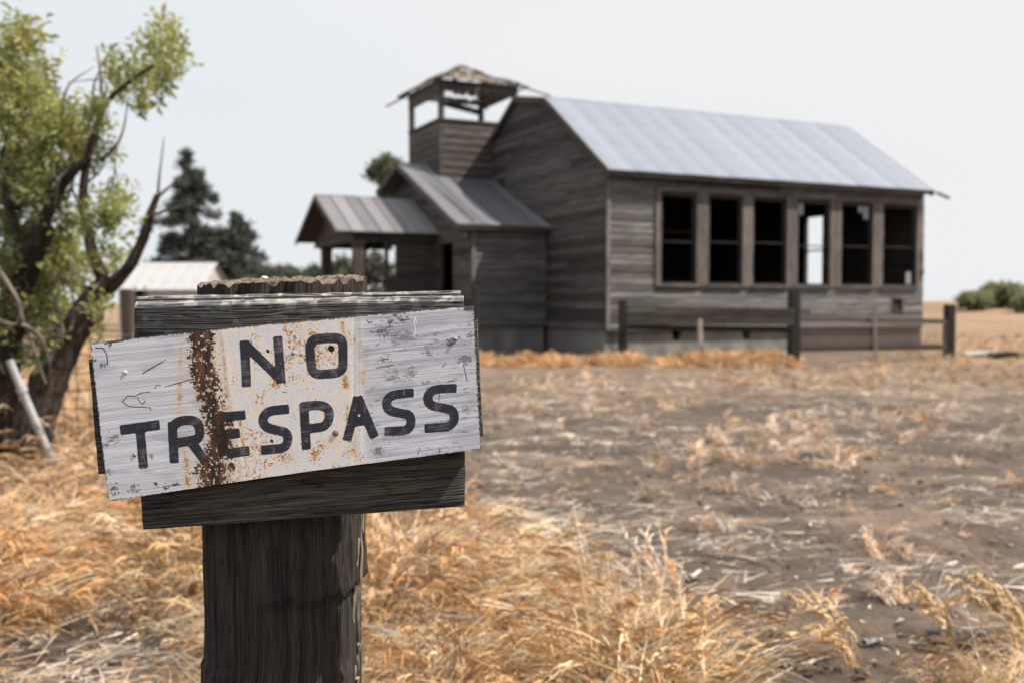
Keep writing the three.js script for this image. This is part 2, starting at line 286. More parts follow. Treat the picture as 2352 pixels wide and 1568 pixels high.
// foundation: poured concrete with two crawl openings; boarded skirt to the right
{
  const holes = [[uOf(1547), uOf(1571)], [uOf(1709), uOf(1731)]], s = new THREE.Shape(); s.moveTo(0.02, -0.3); s.lineTo(6.05, -0.3); s.lineTo(6.05, SILL - 0.03); s.lineTo(0.02, SILL - 0.03); s.closePath();
  for (const [a, b] of holes) { const p = new THREE.Path(); p.moveTo(a + 0.06, 0.36); p.lineTo(a, 0.6); p.lineTo(b, 0.6); p.lineTo(b - 0.05, 0.36); p.closePath(); s.holes.push(p); }
  const f = part('foundation', new THREE.ExtrudeGeometry(s, { depth: 0.2, bevelEnabled: false }).translate(0, 0, -0.27), concrete(0.235), house);
  part('foundation', bx(0.2, SILL + 0.25, W - 0.1).translate(0.16, (SILL - 0.3) / 2, -W / 2 - 0.02), concrete(0.2), house);
  part('foundation', bx(0.2, SILL + 0.25, W - 0.1).translate(L - 0.13, (SILL - 0.3) / 2, -W / 2 - 0.02), concrete(0.235), house);
  part('foundation', bx(L - 0.5, SILL + 0.25, 0.2).translate(L / 2, (SILL - 0.3) / 2, -W + 0.12), concrete(0.235), house);
  const sk = part('skirt', bx(L - 6.08, SILL + 0.2, 0.1).translate((L + 6.06) / 2, (SILL - 0.26) / 2, -0.12), dark, house), R = RNG(4);
  for (let k = 0; k < 4; k++) part('plank', bx(L - 6.06, 0.155, 0.03, 'x', k * 1.7).translate((L + 6.06) / 2, 0.05 + k * 0.165, -0.05), tints(0.14, 0.112, 0.1, 4, 0.2, 13)[k], sk);
  part('sill_board', bx(L - 0.03, 0.06, 0.09, 'x', 3).translate(L / 2, SILL - 0.012, 0.015), mLong[1], house);
}
// corrugated roof sheets
function sheet(width, length, corr, amp, sag = 0) {   // x across, z down the slope
  const n = Math.round(width / corr) * 6, m = 6, g = new THREE.PlaneGeometry(width, length, n, m); g.rotateX(-Math.PI / 2);
  const p = g.attributes.position, uv = g.attributes.uv;
  for (let i = 0; i < p.count; i++) { const x = p.getX(i), z = p.getZ(i); p.setY(i, amp * Math.cos(x / corr * 2 * Math.PI) - sag * (1 - Math.pow(2 * z / length, 2))); uv.setXY(i, x, z); }
  g.computeVertexNormals(); return g;
}
function roofPlane(parent, { u0, u1, a, b, n, mats, seed, corr = 0.076, amp = 0.011, name = 'roof_panel', sag = 0 }) {   // a, b: [v, h] of the lower and upper edge
  const R = RNG(seed), wdt = (u1 - u0) / n, len = Math.hypot(b[0] - a[0], b[1] - a[1]), geo = sheet(wdt + 0.03, len + 0.04, corr, amp, sag), ang = Math.atan2(b[1] - a[1], b[0] - a[0]);
  for (let k = 0; k < n; k++) {
    const m = part(name, geo, mats[Math.floor(R() * mats.length)], parent);
    m.position.copy(P(u0 + wdt * (k + 0.5), (a[0] + b[0]) / 2, (a[1] + b[1]) / 2 + (k % 2) * 0.005));
    m.rotation.x = (b[0] > a[0] ? ang : ang);
    m.rotation.x += (R() - 0.5) * 0.002;
  }
}
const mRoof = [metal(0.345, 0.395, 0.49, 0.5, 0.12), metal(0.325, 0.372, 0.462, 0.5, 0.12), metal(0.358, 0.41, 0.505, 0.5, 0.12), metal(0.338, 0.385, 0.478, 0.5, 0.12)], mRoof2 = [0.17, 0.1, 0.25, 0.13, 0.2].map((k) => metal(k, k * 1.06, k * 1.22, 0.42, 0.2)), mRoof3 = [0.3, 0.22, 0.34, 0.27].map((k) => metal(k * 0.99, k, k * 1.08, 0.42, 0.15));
const deckOf = (ua, ub, a, b) => { const g = bx(ub - ua, 0.03, Math.hypot(b[0] - a[0], b[1] - a[1]) - 0.04), c = P((ua + ub) / 2, (a[0] + b[0]) / 2, (a[1] + b[1]) / 2 - 0.055); return g.applyMatrix4(new THREE.Matrix4().makeRotationX(Math.atan2(b[1] - a[1], b[0] - a[0]))).translate(c.x, c.y, c.z); };
const rakeU = -0.1, rakeR = L - 0.02;
{
  const e = [-0.33, 4.44], k = [3.02, 6.74], r = [RIDGE_V, 7.12], z = [W + 0.35, 3.82];
  const deck = (a, b) => deckOf(rakeU + 0.02, rakeR - 0.02, a, b);
  const roof = part('roof', merge([deck(e, k), deck(k, r), deck(r, z)]), mDarkWood[2], house);
  roofPlane(roof, { u0: rakeU, u1: rakeR, a: e, b: k, n: 15, mats: mRoof, seed: 51, corr: 0.1, amp: 0.014 });
  roofPlane(roof, { u0: rakeU, u1: rakeR, a: k, b: r, n: 15, mats: mRoof, seed: 52, corr: 0.1, amp: 0.014 });
  roofPlane(roof, { u0: rakeU, u1: rakeR, a: r, b: z, n: 15, mats: mRoof, seed: 53, corr: 0.1, amp: 0.014 });
  for (const [u, pts] of [[rakeU - 0.02, [e, k, r, z]], [rakeR + 0.02, [e, k, r, z]]]) for (let i = 0; i < 3; i++) part('barge_board', bar(P(u, pts[i][0], pts[i][1] - 0.1), P(u, pts[i + 1][0], pts[i + 1][1] - 0.1), 0.035, 0.16), mDarkWood[i], roof);
  part('barge_tip', bar(P(rakeR + 0.1, -0.35, 4.38), P(rakeR + 0.32, -0.62, 4.2), 0.05, 0.07), mDarkWood[0], roof);
  part('fascia', bar(P(rakeU, -0.29, 4.37), P(rakeR, -0.29, 4.37), 0.03, 0.1), mDarkWood[1], roof);
}
// ---------- vestibule
const VU = -2.2, VV0 = 3.06, VV1 = 9.2, VR = 7.55;
{
  const vt = (v) => v <= VR ? lerp(3.34, 5.33, (v - 2.83) / (VR - 2.83)) : lerp(5.33, 4.75, (v - VR) / (9.5 - VR));
  makeWall('vestibule_wall', house, { s0: VU, s1: -0.04, y0: 0.72, top: 3.4, mats: mVest, seed: 41, pitch: 0.16, place: (w) => w.position.set(0, 0, -VV0) });
  const f = (s) => vt(-s); f.knots = [-VR];
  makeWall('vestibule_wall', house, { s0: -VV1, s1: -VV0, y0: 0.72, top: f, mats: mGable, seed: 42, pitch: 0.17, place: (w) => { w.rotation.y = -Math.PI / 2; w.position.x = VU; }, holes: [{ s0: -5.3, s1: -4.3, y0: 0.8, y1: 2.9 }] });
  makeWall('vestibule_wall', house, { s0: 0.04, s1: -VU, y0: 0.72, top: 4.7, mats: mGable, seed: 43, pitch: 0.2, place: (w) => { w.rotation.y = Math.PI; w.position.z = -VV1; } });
  part('foundation', bx(-VU - 0.12, 1.0, VV1 - VV0 - 0.1).translate(VU / 2 - 0.02, 0.2, -(VV0 + VV1) / 2), concrete(0.2), house);
  part('sill_board', bx(-VU, 0.07, 0.1, 'x', 2).translate(VU / 2 - 0.02, 0.73, -VV0 + 0.04), mVest[0], house);
  part('corner_board', bx(0.1, 2.7, 0.035, 'y').translate(VU + 0.05, 2.05, -VV0 + 0.05), mVest[1], house);
  const a = [2.78, 3.3], b = [VR, 5.43], z = [9.55, 4.82], u0 = -2.68;
  const roof = part('vestibule_roof', merge([deckOf(u0 + 0.02, -0.04, [a[0], a[1] - 0.05], [b[0], b[1] - 0.05]), deckOf(u0 + 0.02, -0.04, [b[0], b[1] - 0.05], [z[0], z[1] - 0.05]), ...[0, 1, 2].map((i) => bar(P(u0 + 0.3 + i * 1.1, a[0] + 0.1, a[1] - 0.14), P(u0 + 0.3 + i * 1.1, b[0], b[1] - 0.2), 0.05, 0.1))]), mDarkWood[0], house);
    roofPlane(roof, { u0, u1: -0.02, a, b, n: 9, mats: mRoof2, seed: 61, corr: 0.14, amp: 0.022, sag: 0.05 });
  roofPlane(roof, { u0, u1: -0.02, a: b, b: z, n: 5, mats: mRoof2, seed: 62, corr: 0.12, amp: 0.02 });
  part('barge_board', bar(P(u0 - 0.02, a[0], a[1] - 0.09), P(u0 - 0.02, b[0], b[1] - 0.09), 0.035, 0.16), mGable[1], roof);
  part('barge_board', bar(P(u0 - 0.02, b[0], b[1] - 0.09), P(u0 - 0.02, z[0], z[1] - 0.09), 0.035, 0.16), mGable[2], roof);
  part('lookout_rafter', bar(P(u0 + 0.22, a[0] + 0.02, a[1] - 0.34), P(u0 + 0.22, b[0] - 0.8, b[1] - 0.75), 0.05, 0.11), mGable[0], roof);
  part('fascia', bar(P(u0, a[0] + 0.03, a[1] - 0.07), P(-0.03, a[0] + 0.03, a[1] - 0.07), 0.03, 0.1), mDarkWood[1], roof);
}
// ---------- porch
{
  const u0 = -5.12, u1 = VU - 0.03, e = [5.3, 3.22], r = [7.62, 4.38], z = [10.05, 3.2];
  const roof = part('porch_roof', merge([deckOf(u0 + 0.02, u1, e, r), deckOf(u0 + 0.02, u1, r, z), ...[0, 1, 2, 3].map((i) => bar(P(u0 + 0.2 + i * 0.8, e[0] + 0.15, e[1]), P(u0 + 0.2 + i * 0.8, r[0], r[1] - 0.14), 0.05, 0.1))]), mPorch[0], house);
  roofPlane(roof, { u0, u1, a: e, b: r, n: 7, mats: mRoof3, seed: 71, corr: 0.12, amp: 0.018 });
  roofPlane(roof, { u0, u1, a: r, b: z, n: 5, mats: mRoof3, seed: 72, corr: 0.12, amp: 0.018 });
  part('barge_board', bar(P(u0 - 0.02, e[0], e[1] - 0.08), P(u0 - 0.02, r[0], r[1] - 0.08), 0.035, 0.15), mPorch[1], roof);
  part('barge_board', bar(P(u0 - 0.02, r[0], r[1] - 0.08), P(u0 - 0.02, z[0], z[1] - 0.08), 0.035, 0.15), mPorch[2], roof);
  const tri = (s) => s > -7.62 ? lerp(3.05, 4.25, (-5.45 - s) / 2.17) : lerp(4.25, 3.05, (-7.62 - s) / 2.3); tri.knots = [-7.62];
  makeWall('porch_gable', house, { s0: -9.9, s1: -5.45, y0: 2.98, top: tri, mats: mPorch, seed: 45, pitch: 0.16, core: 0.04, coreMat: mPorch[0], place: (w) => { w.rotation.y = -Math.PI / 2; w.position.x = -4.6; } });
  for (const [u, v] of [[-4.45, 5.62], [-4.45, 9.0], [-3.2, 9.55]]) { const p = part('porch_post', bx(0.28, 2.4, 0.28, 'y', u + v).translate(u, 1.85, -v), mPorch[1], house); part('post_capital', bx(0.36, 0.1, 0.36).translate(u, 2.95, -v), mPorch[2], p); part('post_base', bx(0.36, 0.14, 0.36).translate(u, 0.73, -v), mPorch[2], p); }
  part('beam', bx(2.4, 0.24, 0.14, 'x').translate(-3.4, 3.08, -5.62), mPorch[0], house);
  part('beam', bx(2.4, 0.24, 0.14, 'x').translate(-3.4, 3.08, -9.55), mPorch[1], house);
  part('beam', bx(0.14, 0.2, 3.9, 'z').translate(-4.45, 3.06, -7.6), mPorch[1], house);
  const vU = (x) => { const q = (x - 1176) / FPX, sx = Math.sin(1.1329), cx = Math.cos(1.1329), X = 2.24 - 5.62 * cx, D = 23.87 + 5.62 * sx; return (q * D - X) / (sx - q * cx); };
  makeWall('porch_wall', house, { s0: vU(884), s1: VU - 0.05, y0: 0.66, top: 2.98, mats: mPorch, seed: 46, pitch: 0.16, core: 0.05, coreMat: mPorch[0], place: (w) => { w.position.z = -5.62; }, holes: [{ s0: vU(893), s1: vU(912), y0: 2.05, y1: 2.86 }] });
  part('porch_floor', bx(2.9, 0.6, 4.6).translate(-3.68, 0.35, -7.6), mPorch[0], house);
}
// ---------- belfry
var shingleMats = tints(0.28, 0.225, 0.175, 5, 0.35, 61);
{
  const u0 = -1.69, u1 = 0.78, v0 = 6.6, v1 = 9.26, sill = 6.6, eave = 7.78, uc = (u0 + u1) / 2, vc = (v0 + v1) / 2, apex = 8.52;
  const bel = part('belfry', merge([bx(u1 - u0 - 0.12, 0.05, v1 - v0 - 0.12).translate(uc, sill - 0.25, -vc)]), mDarkWood[1], house), R = RNG(91);
  const face = (s0, s1, place, mats, y0) => { const g = new THREE.Group(); place(g); for (let y = y0; y < sill - 0.02; y += 0.225) { const m = part('plank', rowPlank(s0, s1, s0, s1, y, Math.min(sill, y + 0.235), 0.035, 0.01, R() * 9), mats[Math.floor(R() * mats.length)], bel); g.updateMatrix(); m.applyMatrix4(g.matrix); m.rotation.z += (R() - 0.5) * 0.006; } const b = part('sheathing', bx(s1 - s0 - 0.02, sill - y0, 0.03).translate((s0 + s1) / 2, (sill + y0) / 2, -0.02), mDarkWood[0], bel); b.applyMatrix4(g.matrix); };
  face(u0, u1, (g) => { g.position.z = -v0; }, mTower, 4.6);
  face(-v1, -v0, (g) => { g.rotation.y = -Math.PI / 2; g.position.x = u0; }, mTower, 4.6);
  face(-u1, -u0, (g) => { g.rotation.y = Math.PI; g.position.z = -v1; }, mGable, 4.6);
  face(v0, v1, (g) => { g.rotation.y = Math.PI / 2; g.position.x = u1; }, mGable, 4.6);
  for (const [u, v] of [[u0, v0], [u1, v0], [u0, v1], [u1, v1]]) part('corner_post', bx(0.15, eave - 4.7, 0.15, 'y', u).translate(u + (u < uc ? 0.05 : -0.05), (eave + 4.7) / 2, -v + (v < vc ? -0.05 : 0.05)), mTower[Math.floor(R() * 3)], bel);
  for (const [a, b] of [[[u0, v0], [u1, v0]], [[u0, v1], [u1, v1]], [[u0, v0], [u0, v1]], [[u1, v0], [u1, v1]]]) part('sill_rail', bar(P(a[0], a[1], sill + 0.03), P(b[0], b[1], sill + 0.03), 0.14, 0.06), mDarkWood[1], bel);
  part('header', bar(P(u0, v0, 7.62), P(u1, v0, 7.62), 0.08, 0.32), mTower[1], bel);
  part('header', bar(P(u0, v0, 7.57), P(u0, v1, 7.57), 0.08, 0.44), mTower[2], bel);
  part('header', bar(P(u0, v1, 7.74), P(u1, v1, 7.74), 0.08, 0.12), mTower[3], bel);
  part('header', bar(P(u1, v0, 7.66), P(u1, v1, 7.66), 0.08, 0.2), mTower[1], bel);
  part('hanging_board', bar(P(-0.62, v1 - 0.06, 7.66), P(u1 - 0.03, v1 - 0.06, 7.44), 0.03, 0.19), mTower[0], bel);
  // hip roof: rafters reaching past the eaves, broken sheathing strips and shingles left between the gaps
  const top = P(uc, vc, apex), o = 0.28, cor = [[u0 - o, v0 - o], [u1 + o, v0 - o], [u1 + o, v1 + o], [u0 - o, v1 + o]].map(([u, v]) => P(u, v, eave - 0.1));
  cor.forEach((c, i) => { const dir = c.clone().sub(top), far = top.clone().addScaledVector(dir, [1.03, 1.3, 1.05, 1.2][i]); part('hip_rafter', bar(top.clone(), far, 0.04, 0.045), mTower[i], bel); });
  for (let f = 0; f < 4; f++) {
    const a = cor[f], b = cor[(f + 1) % 4], q = (s, t) => a.clone().lerp(b, s).lerp(top, t), nrm = b.clone().sub(a).cross(top.clone().sub(a)).normalize(); if (nrm.y < 0) nrm.negate();
    for (let t = 0.03; t < 0.93; t += 0.13) {   // sheathing strips with bites out of them
      let s = 0; while (s < 1) { const w = 0.25 + R() * 0.5, e = Math.min(1, s + w); if (R() < (t > 0.35 ? 0.4 : 0.78)) { const lo = q(s, t), hi = q(e, t); part('sheathing_strip', bar(lo.addScaledVector(nrm, 0.05), hi.addScaledVector(nrm, 0.05), 0.02, 0.02).translate(0, 0, 0), mTower[Math.floor(R() * 6)], bel); } s = e + R() * 0.06; }
    }
    for (let row = 0; row < 8; row++) for (let k = 0; k < 15; k++) {
      const s = (k + R() * 0.6) / 15, t = row * 0.12; const keep = row < 2 ? 0.92 : row < 4 ? 0.6 : 0.42; if (R() > keep || vnoise(s * 5 + f * 9, t * 8, 17) < (row < 2 ? 0.15 : 0.47)) continue;
      const c0 = q(s, t), c1 = q(s, Math.min(0.98, t + 0.16)), m = part('shingle', bar(c0, c1, 0.15 + R() * 0.06, 0.012, R() * 5), shingleMats[0], bel); m.material = shingleMats[Math.floor(R() * 5)]; m.position.addScaledVector(nrm, 0.075 + R() * 0.02 - row * 0.001);
    }
  }
}
put(house);

// ============================================================ yard fence in front of the schoolhouse
const creosote = tints(0.042, 0.036, 0.033, 4, 0.2, 14), oldPlank = tints(0.215, 0.200, 0.180, 4, 0.2, 15), redPlank = tints(0.105, 0.083, 0.075, 3, 0.15, 16);
const wireMat = new THREE.MeshStandardMaterial({ color: rgb(0.16, 0.13, 0.12), roughness: 0.6, metalness: 0.6 });
function roughPost(w, h, seed, roundness = 0.35) {   // a weathered timber post with worn corners and an uneven top
  const g = new THREE.CylinderGeometry(0.5, 0.5, 1, 28, 14), p = g.attributes.position, uv = g.attributes.uv, q = new THREE.Vector3();
  for (let i = 0; i < p.count; i++) {
    q.fromBufferAttribute(p, i); const a = Math.atan2(q.z, q.x), r0 = Math.hypot(q.x, q.z) * 2, n = lerp(14, 3, roundness);
    const sq = 1 / Math.pow(Math.pow(Math.abs(Math.cos(a)), n) + Math.pow(Math.abs(Math.sin(a)), n), 1 / n);
    const rr = r0 * w / 2 * Math.min(sq, 1.33) * (1 + 0.08 * (fbm(a * 2.5 + 10, q.y * h * 3, 3, seed) - 0.5));
    p.setXYZ(i, Math.cos(a) * rr, (q.y + 0.5) * h + (q.y > 0.45 ? (fbm(q.x * 5 + 3, q.z * 5, 2, seed) - 0.5) * 0.08 * h * 0.4 : 0) - 0.1, Math.sin(a) * rr);
    uv.setXY(i, q.y * h, a * w / 2 + seed);
  }
  g.computeVertexNormals(); return g;
}
{
  const post = (x, yTop, depth, w, name, label, mat, seed) => {
    const b = at(x, 833, depth); const base = new THREE.Vector3(b.x, groundH(b.x, b.z), b.z), t = at(x, yTop, depth);
    const m = part(name, roughPost(w, t.y - base.y + 0.1, seed), mat); m.position.copy(base);
    return put(tag(m, label, 'fence post', null));
  };
  post(1431, 690, 23.2, 0.21, 'fence_post', 'dark fence post left of the plank rails, before the corner of the schoolhouse', creosote[0], 2);
  post(1823, 664, 21.6, 0.24, 'fence_post', 'tall thick dark fence post standing where plank rails meet the wire section', creosote[1], 3);
  post(2180, 700, 23.3, 0.22, 'fence_post', 'fence post at the right end of the wire fence past the schoolhouse corner', creosote[2], 4);
  post(1092, 656, 22.6, 0.13, 'fence_post', 'thin dark post showing beside the top right corner of the no trespass sign', creosote[3], 5);
  // plank section: one wide board with a narrow rail above it
  const A = (y) => at(1440, y, 23.12), B = (y) => at(1816, y, 21.7), f = group('plank_fence');
  const off = (v, d) => v.clone().add(new THREE.Vector3(0, 0, d));
  part('board', bar(off(A(731), 0.2), off(B(729), 0.22), 0.05, 0.3, 1), oldPlank[0], f);
  part('board', bar(off(A(706), 0.24), off(B(712), 0.26), 0.09, 0.07, 3), mFrame[0], f);
  part('board', bar(off(A(751), 0.06), off(B(757), 0.05), 0.06, 0.12, 5), creosote[1], f);
  put(tag(f, 'horizontal weathered grey plank rails between two dark posts in front of the windows', 'fence'));
  const stake = (x, y0, y1, d, w, label, mat) => { const t = at(x, y0, d), b = at(x + 2, y1, d); const m = part('stake', bar(b, t, w, w * 0.7, x), mat); put(tag(m, label, 'stake')); };
  stake(1608, 733, 822, 22.1, 0.1, 'pale bleached stake leaning against the middle of the plank fence', wood(0.62, 0.55, 0.5));
  stake(2010, 703, 834, 22.35, 0.06, 'thin stake in the middle of the wire mesh fence', wood(0.4, 0.34, 0.32));
  // rails with woven wire
  const wf = group('wire_fence'), C = (y) => at(1832, y, 21.8), D = (y) => at(2172, y, 23.2);
  part('rail', bar(C(735), D(739), 0.09, 0.12, 2), redPlank[0], wf);
  part('rail', bar(C(799), D(796), 0.09, 0.13, 4), creosote[2], wf);
  const ws = [], a = C(740), b = D(744), a2 = C(828), b2 = D(822);
  for (let i = 0; i <= 8; i++) ws.push(wire([a.clone().lerp(a2, i / 8).add(new THREE.Vector3(0, 0, 0.08)), b.clone().lerp(b2, i / 8).add(new THREE.Vector3(0, 0, 0.08))], 0.009, 4));
  for (let i = 0; i <= 34; i++) ws.push(wire([a.clone().lerp(b, i / 34).add(new THREE.Vector3(0, 0, 0.08)), a2.clone().lerp(b2, i / 34).add(new THREE.Vector3(0, 0, 0.08))], 0.008, 4));
  const wm = part('wire_mesh', merge(ws), wireMat, wf); wm.userData.kind = 'stuff';
  put(tag(wf, 'low wire mesh fence with two dark rails at the right end of the schoolhouse', 'fence'));
  // things lying on the ground at the right end
  const pb = at(2255, 818, 24.2); const pl = part('plank', bx(0.85, 0.06, 0.2, 'x', 1), wood(0.7, 0.68, 0.65), null); pl.position.set(pb.x, groundH(pb.x, pb.z) + 0.08, pb.z); pl.rotation.set(0.3, 0.1, 0.02); pl.name = 'loose_plank'; put(tag(pl, 'white plank lying on the ground right of the wire fence', 'plank'));
  const lb = at(2320, 826, 23.6), lg = part('log', limb([new THREE.Vector3(-0.5, 0.06, 0), new THREE.Vector3(0, 0.1, 0.05), new THREE.Vector3(0.55, 0.05, 0)], 0.09, 0.06, 10, 3), new THREE.MeshStandardMaterial({ color: rgb(0.08, 0.065, 0.055), map: barkTex, roughness: 1 })); lg.position.set(lb.x, groundH(lb.x, lb.z), lb.z); put(tag(lg, 'dark piece of log lying on the dry field at the right edge', 'log'));
}

// ============================================================ NO TRESPASS sign
const Z5 = (x, y) => [188.16 + x * 0.4, 602.1 + y * 0.4];
const SZ = 1.3;
const zAt = (x, y, d) => at(...Z5(x, y), d);
const sign = group('no_trespass_sign');
tag(sign, 'weathered wooden post carrying a tilted rusty white sign painted NO TRESPASS on grey boards', 'sign');
const PZ = 1.465, PR = 0.1075;
const pBase = at(652, 1000, PZ); 
{
  sign.position.set(pBase.x, groundH(pBase.x, pBase.z), pBase.z);
}
const loc = (v) => v.clone().sub(sign.position);
// board with uneven edges; corners TL TR BR BL of its front face, in the zoomed picture's pixels, at depth d
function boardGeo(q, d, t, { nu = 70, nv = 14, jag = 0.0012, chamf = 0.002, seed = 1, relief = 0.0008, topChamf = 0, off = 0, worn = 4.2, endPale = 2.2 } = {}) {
  const [TL, TR, BR, BL] = q.map((c) => loc(zAt(c[0], c[1], d))), pos = [], uv = [], idx = [], wM = TL.distanceTo(TR), hM = TL.distanceTo(BL);
  const cell = (i, j, back) => {
    const u = i / nu, v = j / nv, p = TL.clone().lerp(TR, u).lerp(BL.clone().lerp(BR, u), v);
    const ex = Math.min(u, 1 - u), ey = Math.min(v, 1 - v);
    const k = fbm(u * wM * 60, v * hM * 60, 3, seed) - 0.5;
    if (j === 0 || j === nv) p.y += (fbm(u * wM * 45, j + 0.5, 4, seed + 5) - 0.5) * 2 * jag;
    if (i === 0 || i === nu) p.x += (fbm(v * hM * 90, i + 0.5, 3, seed + 8) - 0.5) * 2 * jag;
    if (back) p.z -= t; else { p.z += k * relief; if (j === 0) p.z -= Math.max(chamf, topChamf); else if (j === nv || i === 0 || i === nu) p.z -= chamf; if (j === 0 && topChamf) p.y += 0; }
    return p;
  };
  const vs = Array.from({ length: nv + 1 }, (_, j) => j / nv);
  const col = [], push = (p, u, v, k = 1) => { pos.push(p.x, p.y, p.z); uv.push(u, v + off); col.push(k, k * 0.99, k * 0.95); return pos.length / 3 - 1; }, pale = (i, j) => (topChamf && j <= 1 ? worn * (0.55 + 0.9 * fbm(i * 0.9, j * 3, 3, seed + 60)) : 1);  // top-edge rows lightened: sunlit rim put into the colour, with lichen wear
  const F = [], B = [];
  // rows: 0 top edge, then a narrow row for the rounded arris
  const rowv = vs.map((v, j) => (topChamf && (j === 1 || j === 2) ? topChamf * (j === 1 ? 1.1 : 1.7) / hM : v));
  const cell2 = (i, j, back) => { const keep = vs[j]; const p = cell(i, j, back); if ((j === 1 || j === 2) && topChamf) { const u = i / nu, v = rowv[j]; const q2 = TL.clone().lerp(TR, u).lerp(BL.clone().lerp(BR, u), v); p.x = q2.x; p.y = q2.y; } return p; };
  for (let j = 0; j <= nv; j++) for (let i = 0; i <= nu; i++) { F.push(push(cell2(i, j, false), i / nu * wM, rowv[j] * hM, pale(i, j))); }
  for (let j = 0; j <= nv; j++) for (let i = 0; i <= nu; i++) { B.push(push(cell2(i, j, true), i / nu * wM, rowv[j] * hM)); }
  const n1 = nu + 1;
  for (let j = 0; j < nv; j++) for (let i = 0; i < nu; i++) { const a = j * n1 + i; idx.push(F[a], F[a + n1], F[a + 1], F[a + 1], F[a + n1], F[a + n1 + 1]); idx.push(B[a], B[a + 1], B[a + n1], B[a + 1], B[a + n1 + 1], B[a + n1]); }
  const side = (list, alongU) => {   // own vertices so that edges stay crisp and the end grain shows
    const s = list.map((k, n) => [push(new THREE.Vector3(pos[F[k] * 3], pos[F[k] * 3 + 1], pos[F[k] * 3 + 2]), alongU ? uv[F[k] * 2] : n * 0.002, alongU ? 0.0 : uv[F[k] * 2 + 1], col[F[k] * 3] * (alongU ? 1 : endPale)), push(new THREE.Vector3(pos[B[k] * 3], pos[B[k] * 3 + 1], pos[B[k] * 3 + 2]), alongU ? uv[F[k] * 2] : n * 0.002 + 0.0, alongU ? t : uv[F[k] * 2 + 1] + 0.001, col[F[k] * 3] * (alongU ? 1 : endPale))]);
    for (let n = 0; n < s.length - 1; n++) idx.push(s[n][0], s[n + 1][0], s[n][1], s[n][1], s[n + 1][0], s[n + 1][1]);
  };
  side(Array.from({ length: n1 }, (_, i) => i), true); side(Array.from({ length: n1 }, (_, i) => nv * n1 + nu - i), true);
  side(Array.from({ length: nv + 1 }, (_, j) => (nv - j) * n1), false); side(Array.from({ length: nv + 1 }, (_, j) => j * n1 + nu), false);
  const g = new THREE.BufferGeometry(); g.setAttribute('position', new THREE.Float32BufferAttribute(pos, 3)); g.setAttribute('uv', new THREE.Float32BufferAttribute(uv, 2)); g.setAttribute('color', new THREE.Float32BufferAttribute(col, 3)); g.setIndex(idx); g.computeVertexNormals(); return g;
}
function closeWood(s, tint, lichen) {   // sharp foreground timber: 0.6 m of grain by 0.2 m
  const f = (u, v) => {
    const warp = fbm(u * 2, v * 3, 2, s + 3, 2, 3) * 0.07, knot = Math.hypot((u - 0.36) * 5, (v - 0.55) * 2), kw = Math.exp(-knot * knot * 5) * 0.03;
    const y = v + (warp + kw), ring = fbm(u * 2.0, y * 26, 3, s, 2, 0), fine = fbm(u * 20, y * 300, 3, s + 7, 20, 0), mid = fbm(u * 7, y * 120, 4, s + 13, 7, 0), fibre = Math.pow(1 - Math.abs(2 * fbm(u * 6, y * 80, 3, s + 17, 6, 0) - 1), 9), big = fbm(u * 5, v * 3, 4, s + 11, 5, 3);
    const crack = Math.pow(1 - Math.abs(2 * fbm(u * 4, y * 18, 3, s + 15, 4, 0) - 1), 30);
    const li = lichen ? smooth(0.52, 0.72, fbm(u * 40, v * 18, 4, s + 19, 40, 18)) : 0;
    return { ring, fine, mid, fibre, big, crack, li };
  };
  const map = dataTex(2048, 768, (u, v, c) => {
    const q = f(u, v); const k = clamp(0.55 + (q.ring - 0.5) * 0.6 + (q.mid - 0.5) * 1.1 + (q.fine - 0.5) * 1.2 + (q.big - 0.5) * 0.5 - q.crack * 0.45 + q.fibre * 0.28 - 0.06, 0.06, 1.5);
    for (let i = 0; i < 3; i++) c[i] = tint[i] * k * (1 + (q.big - 0.5) * [0.3, 0, -0.3][i]) + q.li * 0.05 * [1, 1.02, 1][i];
  }, true, [1 / 0.6, 1 / 0.2]);
  const bump = dataTex(2048, 768, (u, v, c) => { const q = f(u, v); c[0] = c[1] = c[2] = clamp(0.5 + (q.ring - 0.5) * 0.3 + (q.mid - 0.5) * 0.8 + (q.fine - 0.5) * 0.6 - q.crack * 0.5); }, false, [1 / 0.6, 1 / 0.2]);
  return new THREE.MeshStandardMaterial({ map, bumpMap: bump, bumpScale: 0.0022, roughness: 0.88 });
}
const mA = closeWood(101, [0.066, 0.066, 0.069], true), mB = closeWood(131, [0.105, 0.09, 0.078], false);
const mAlip = mA.clone(); mA.vertexColors = mAlip.vertexColors = mB.vertexColors = true;
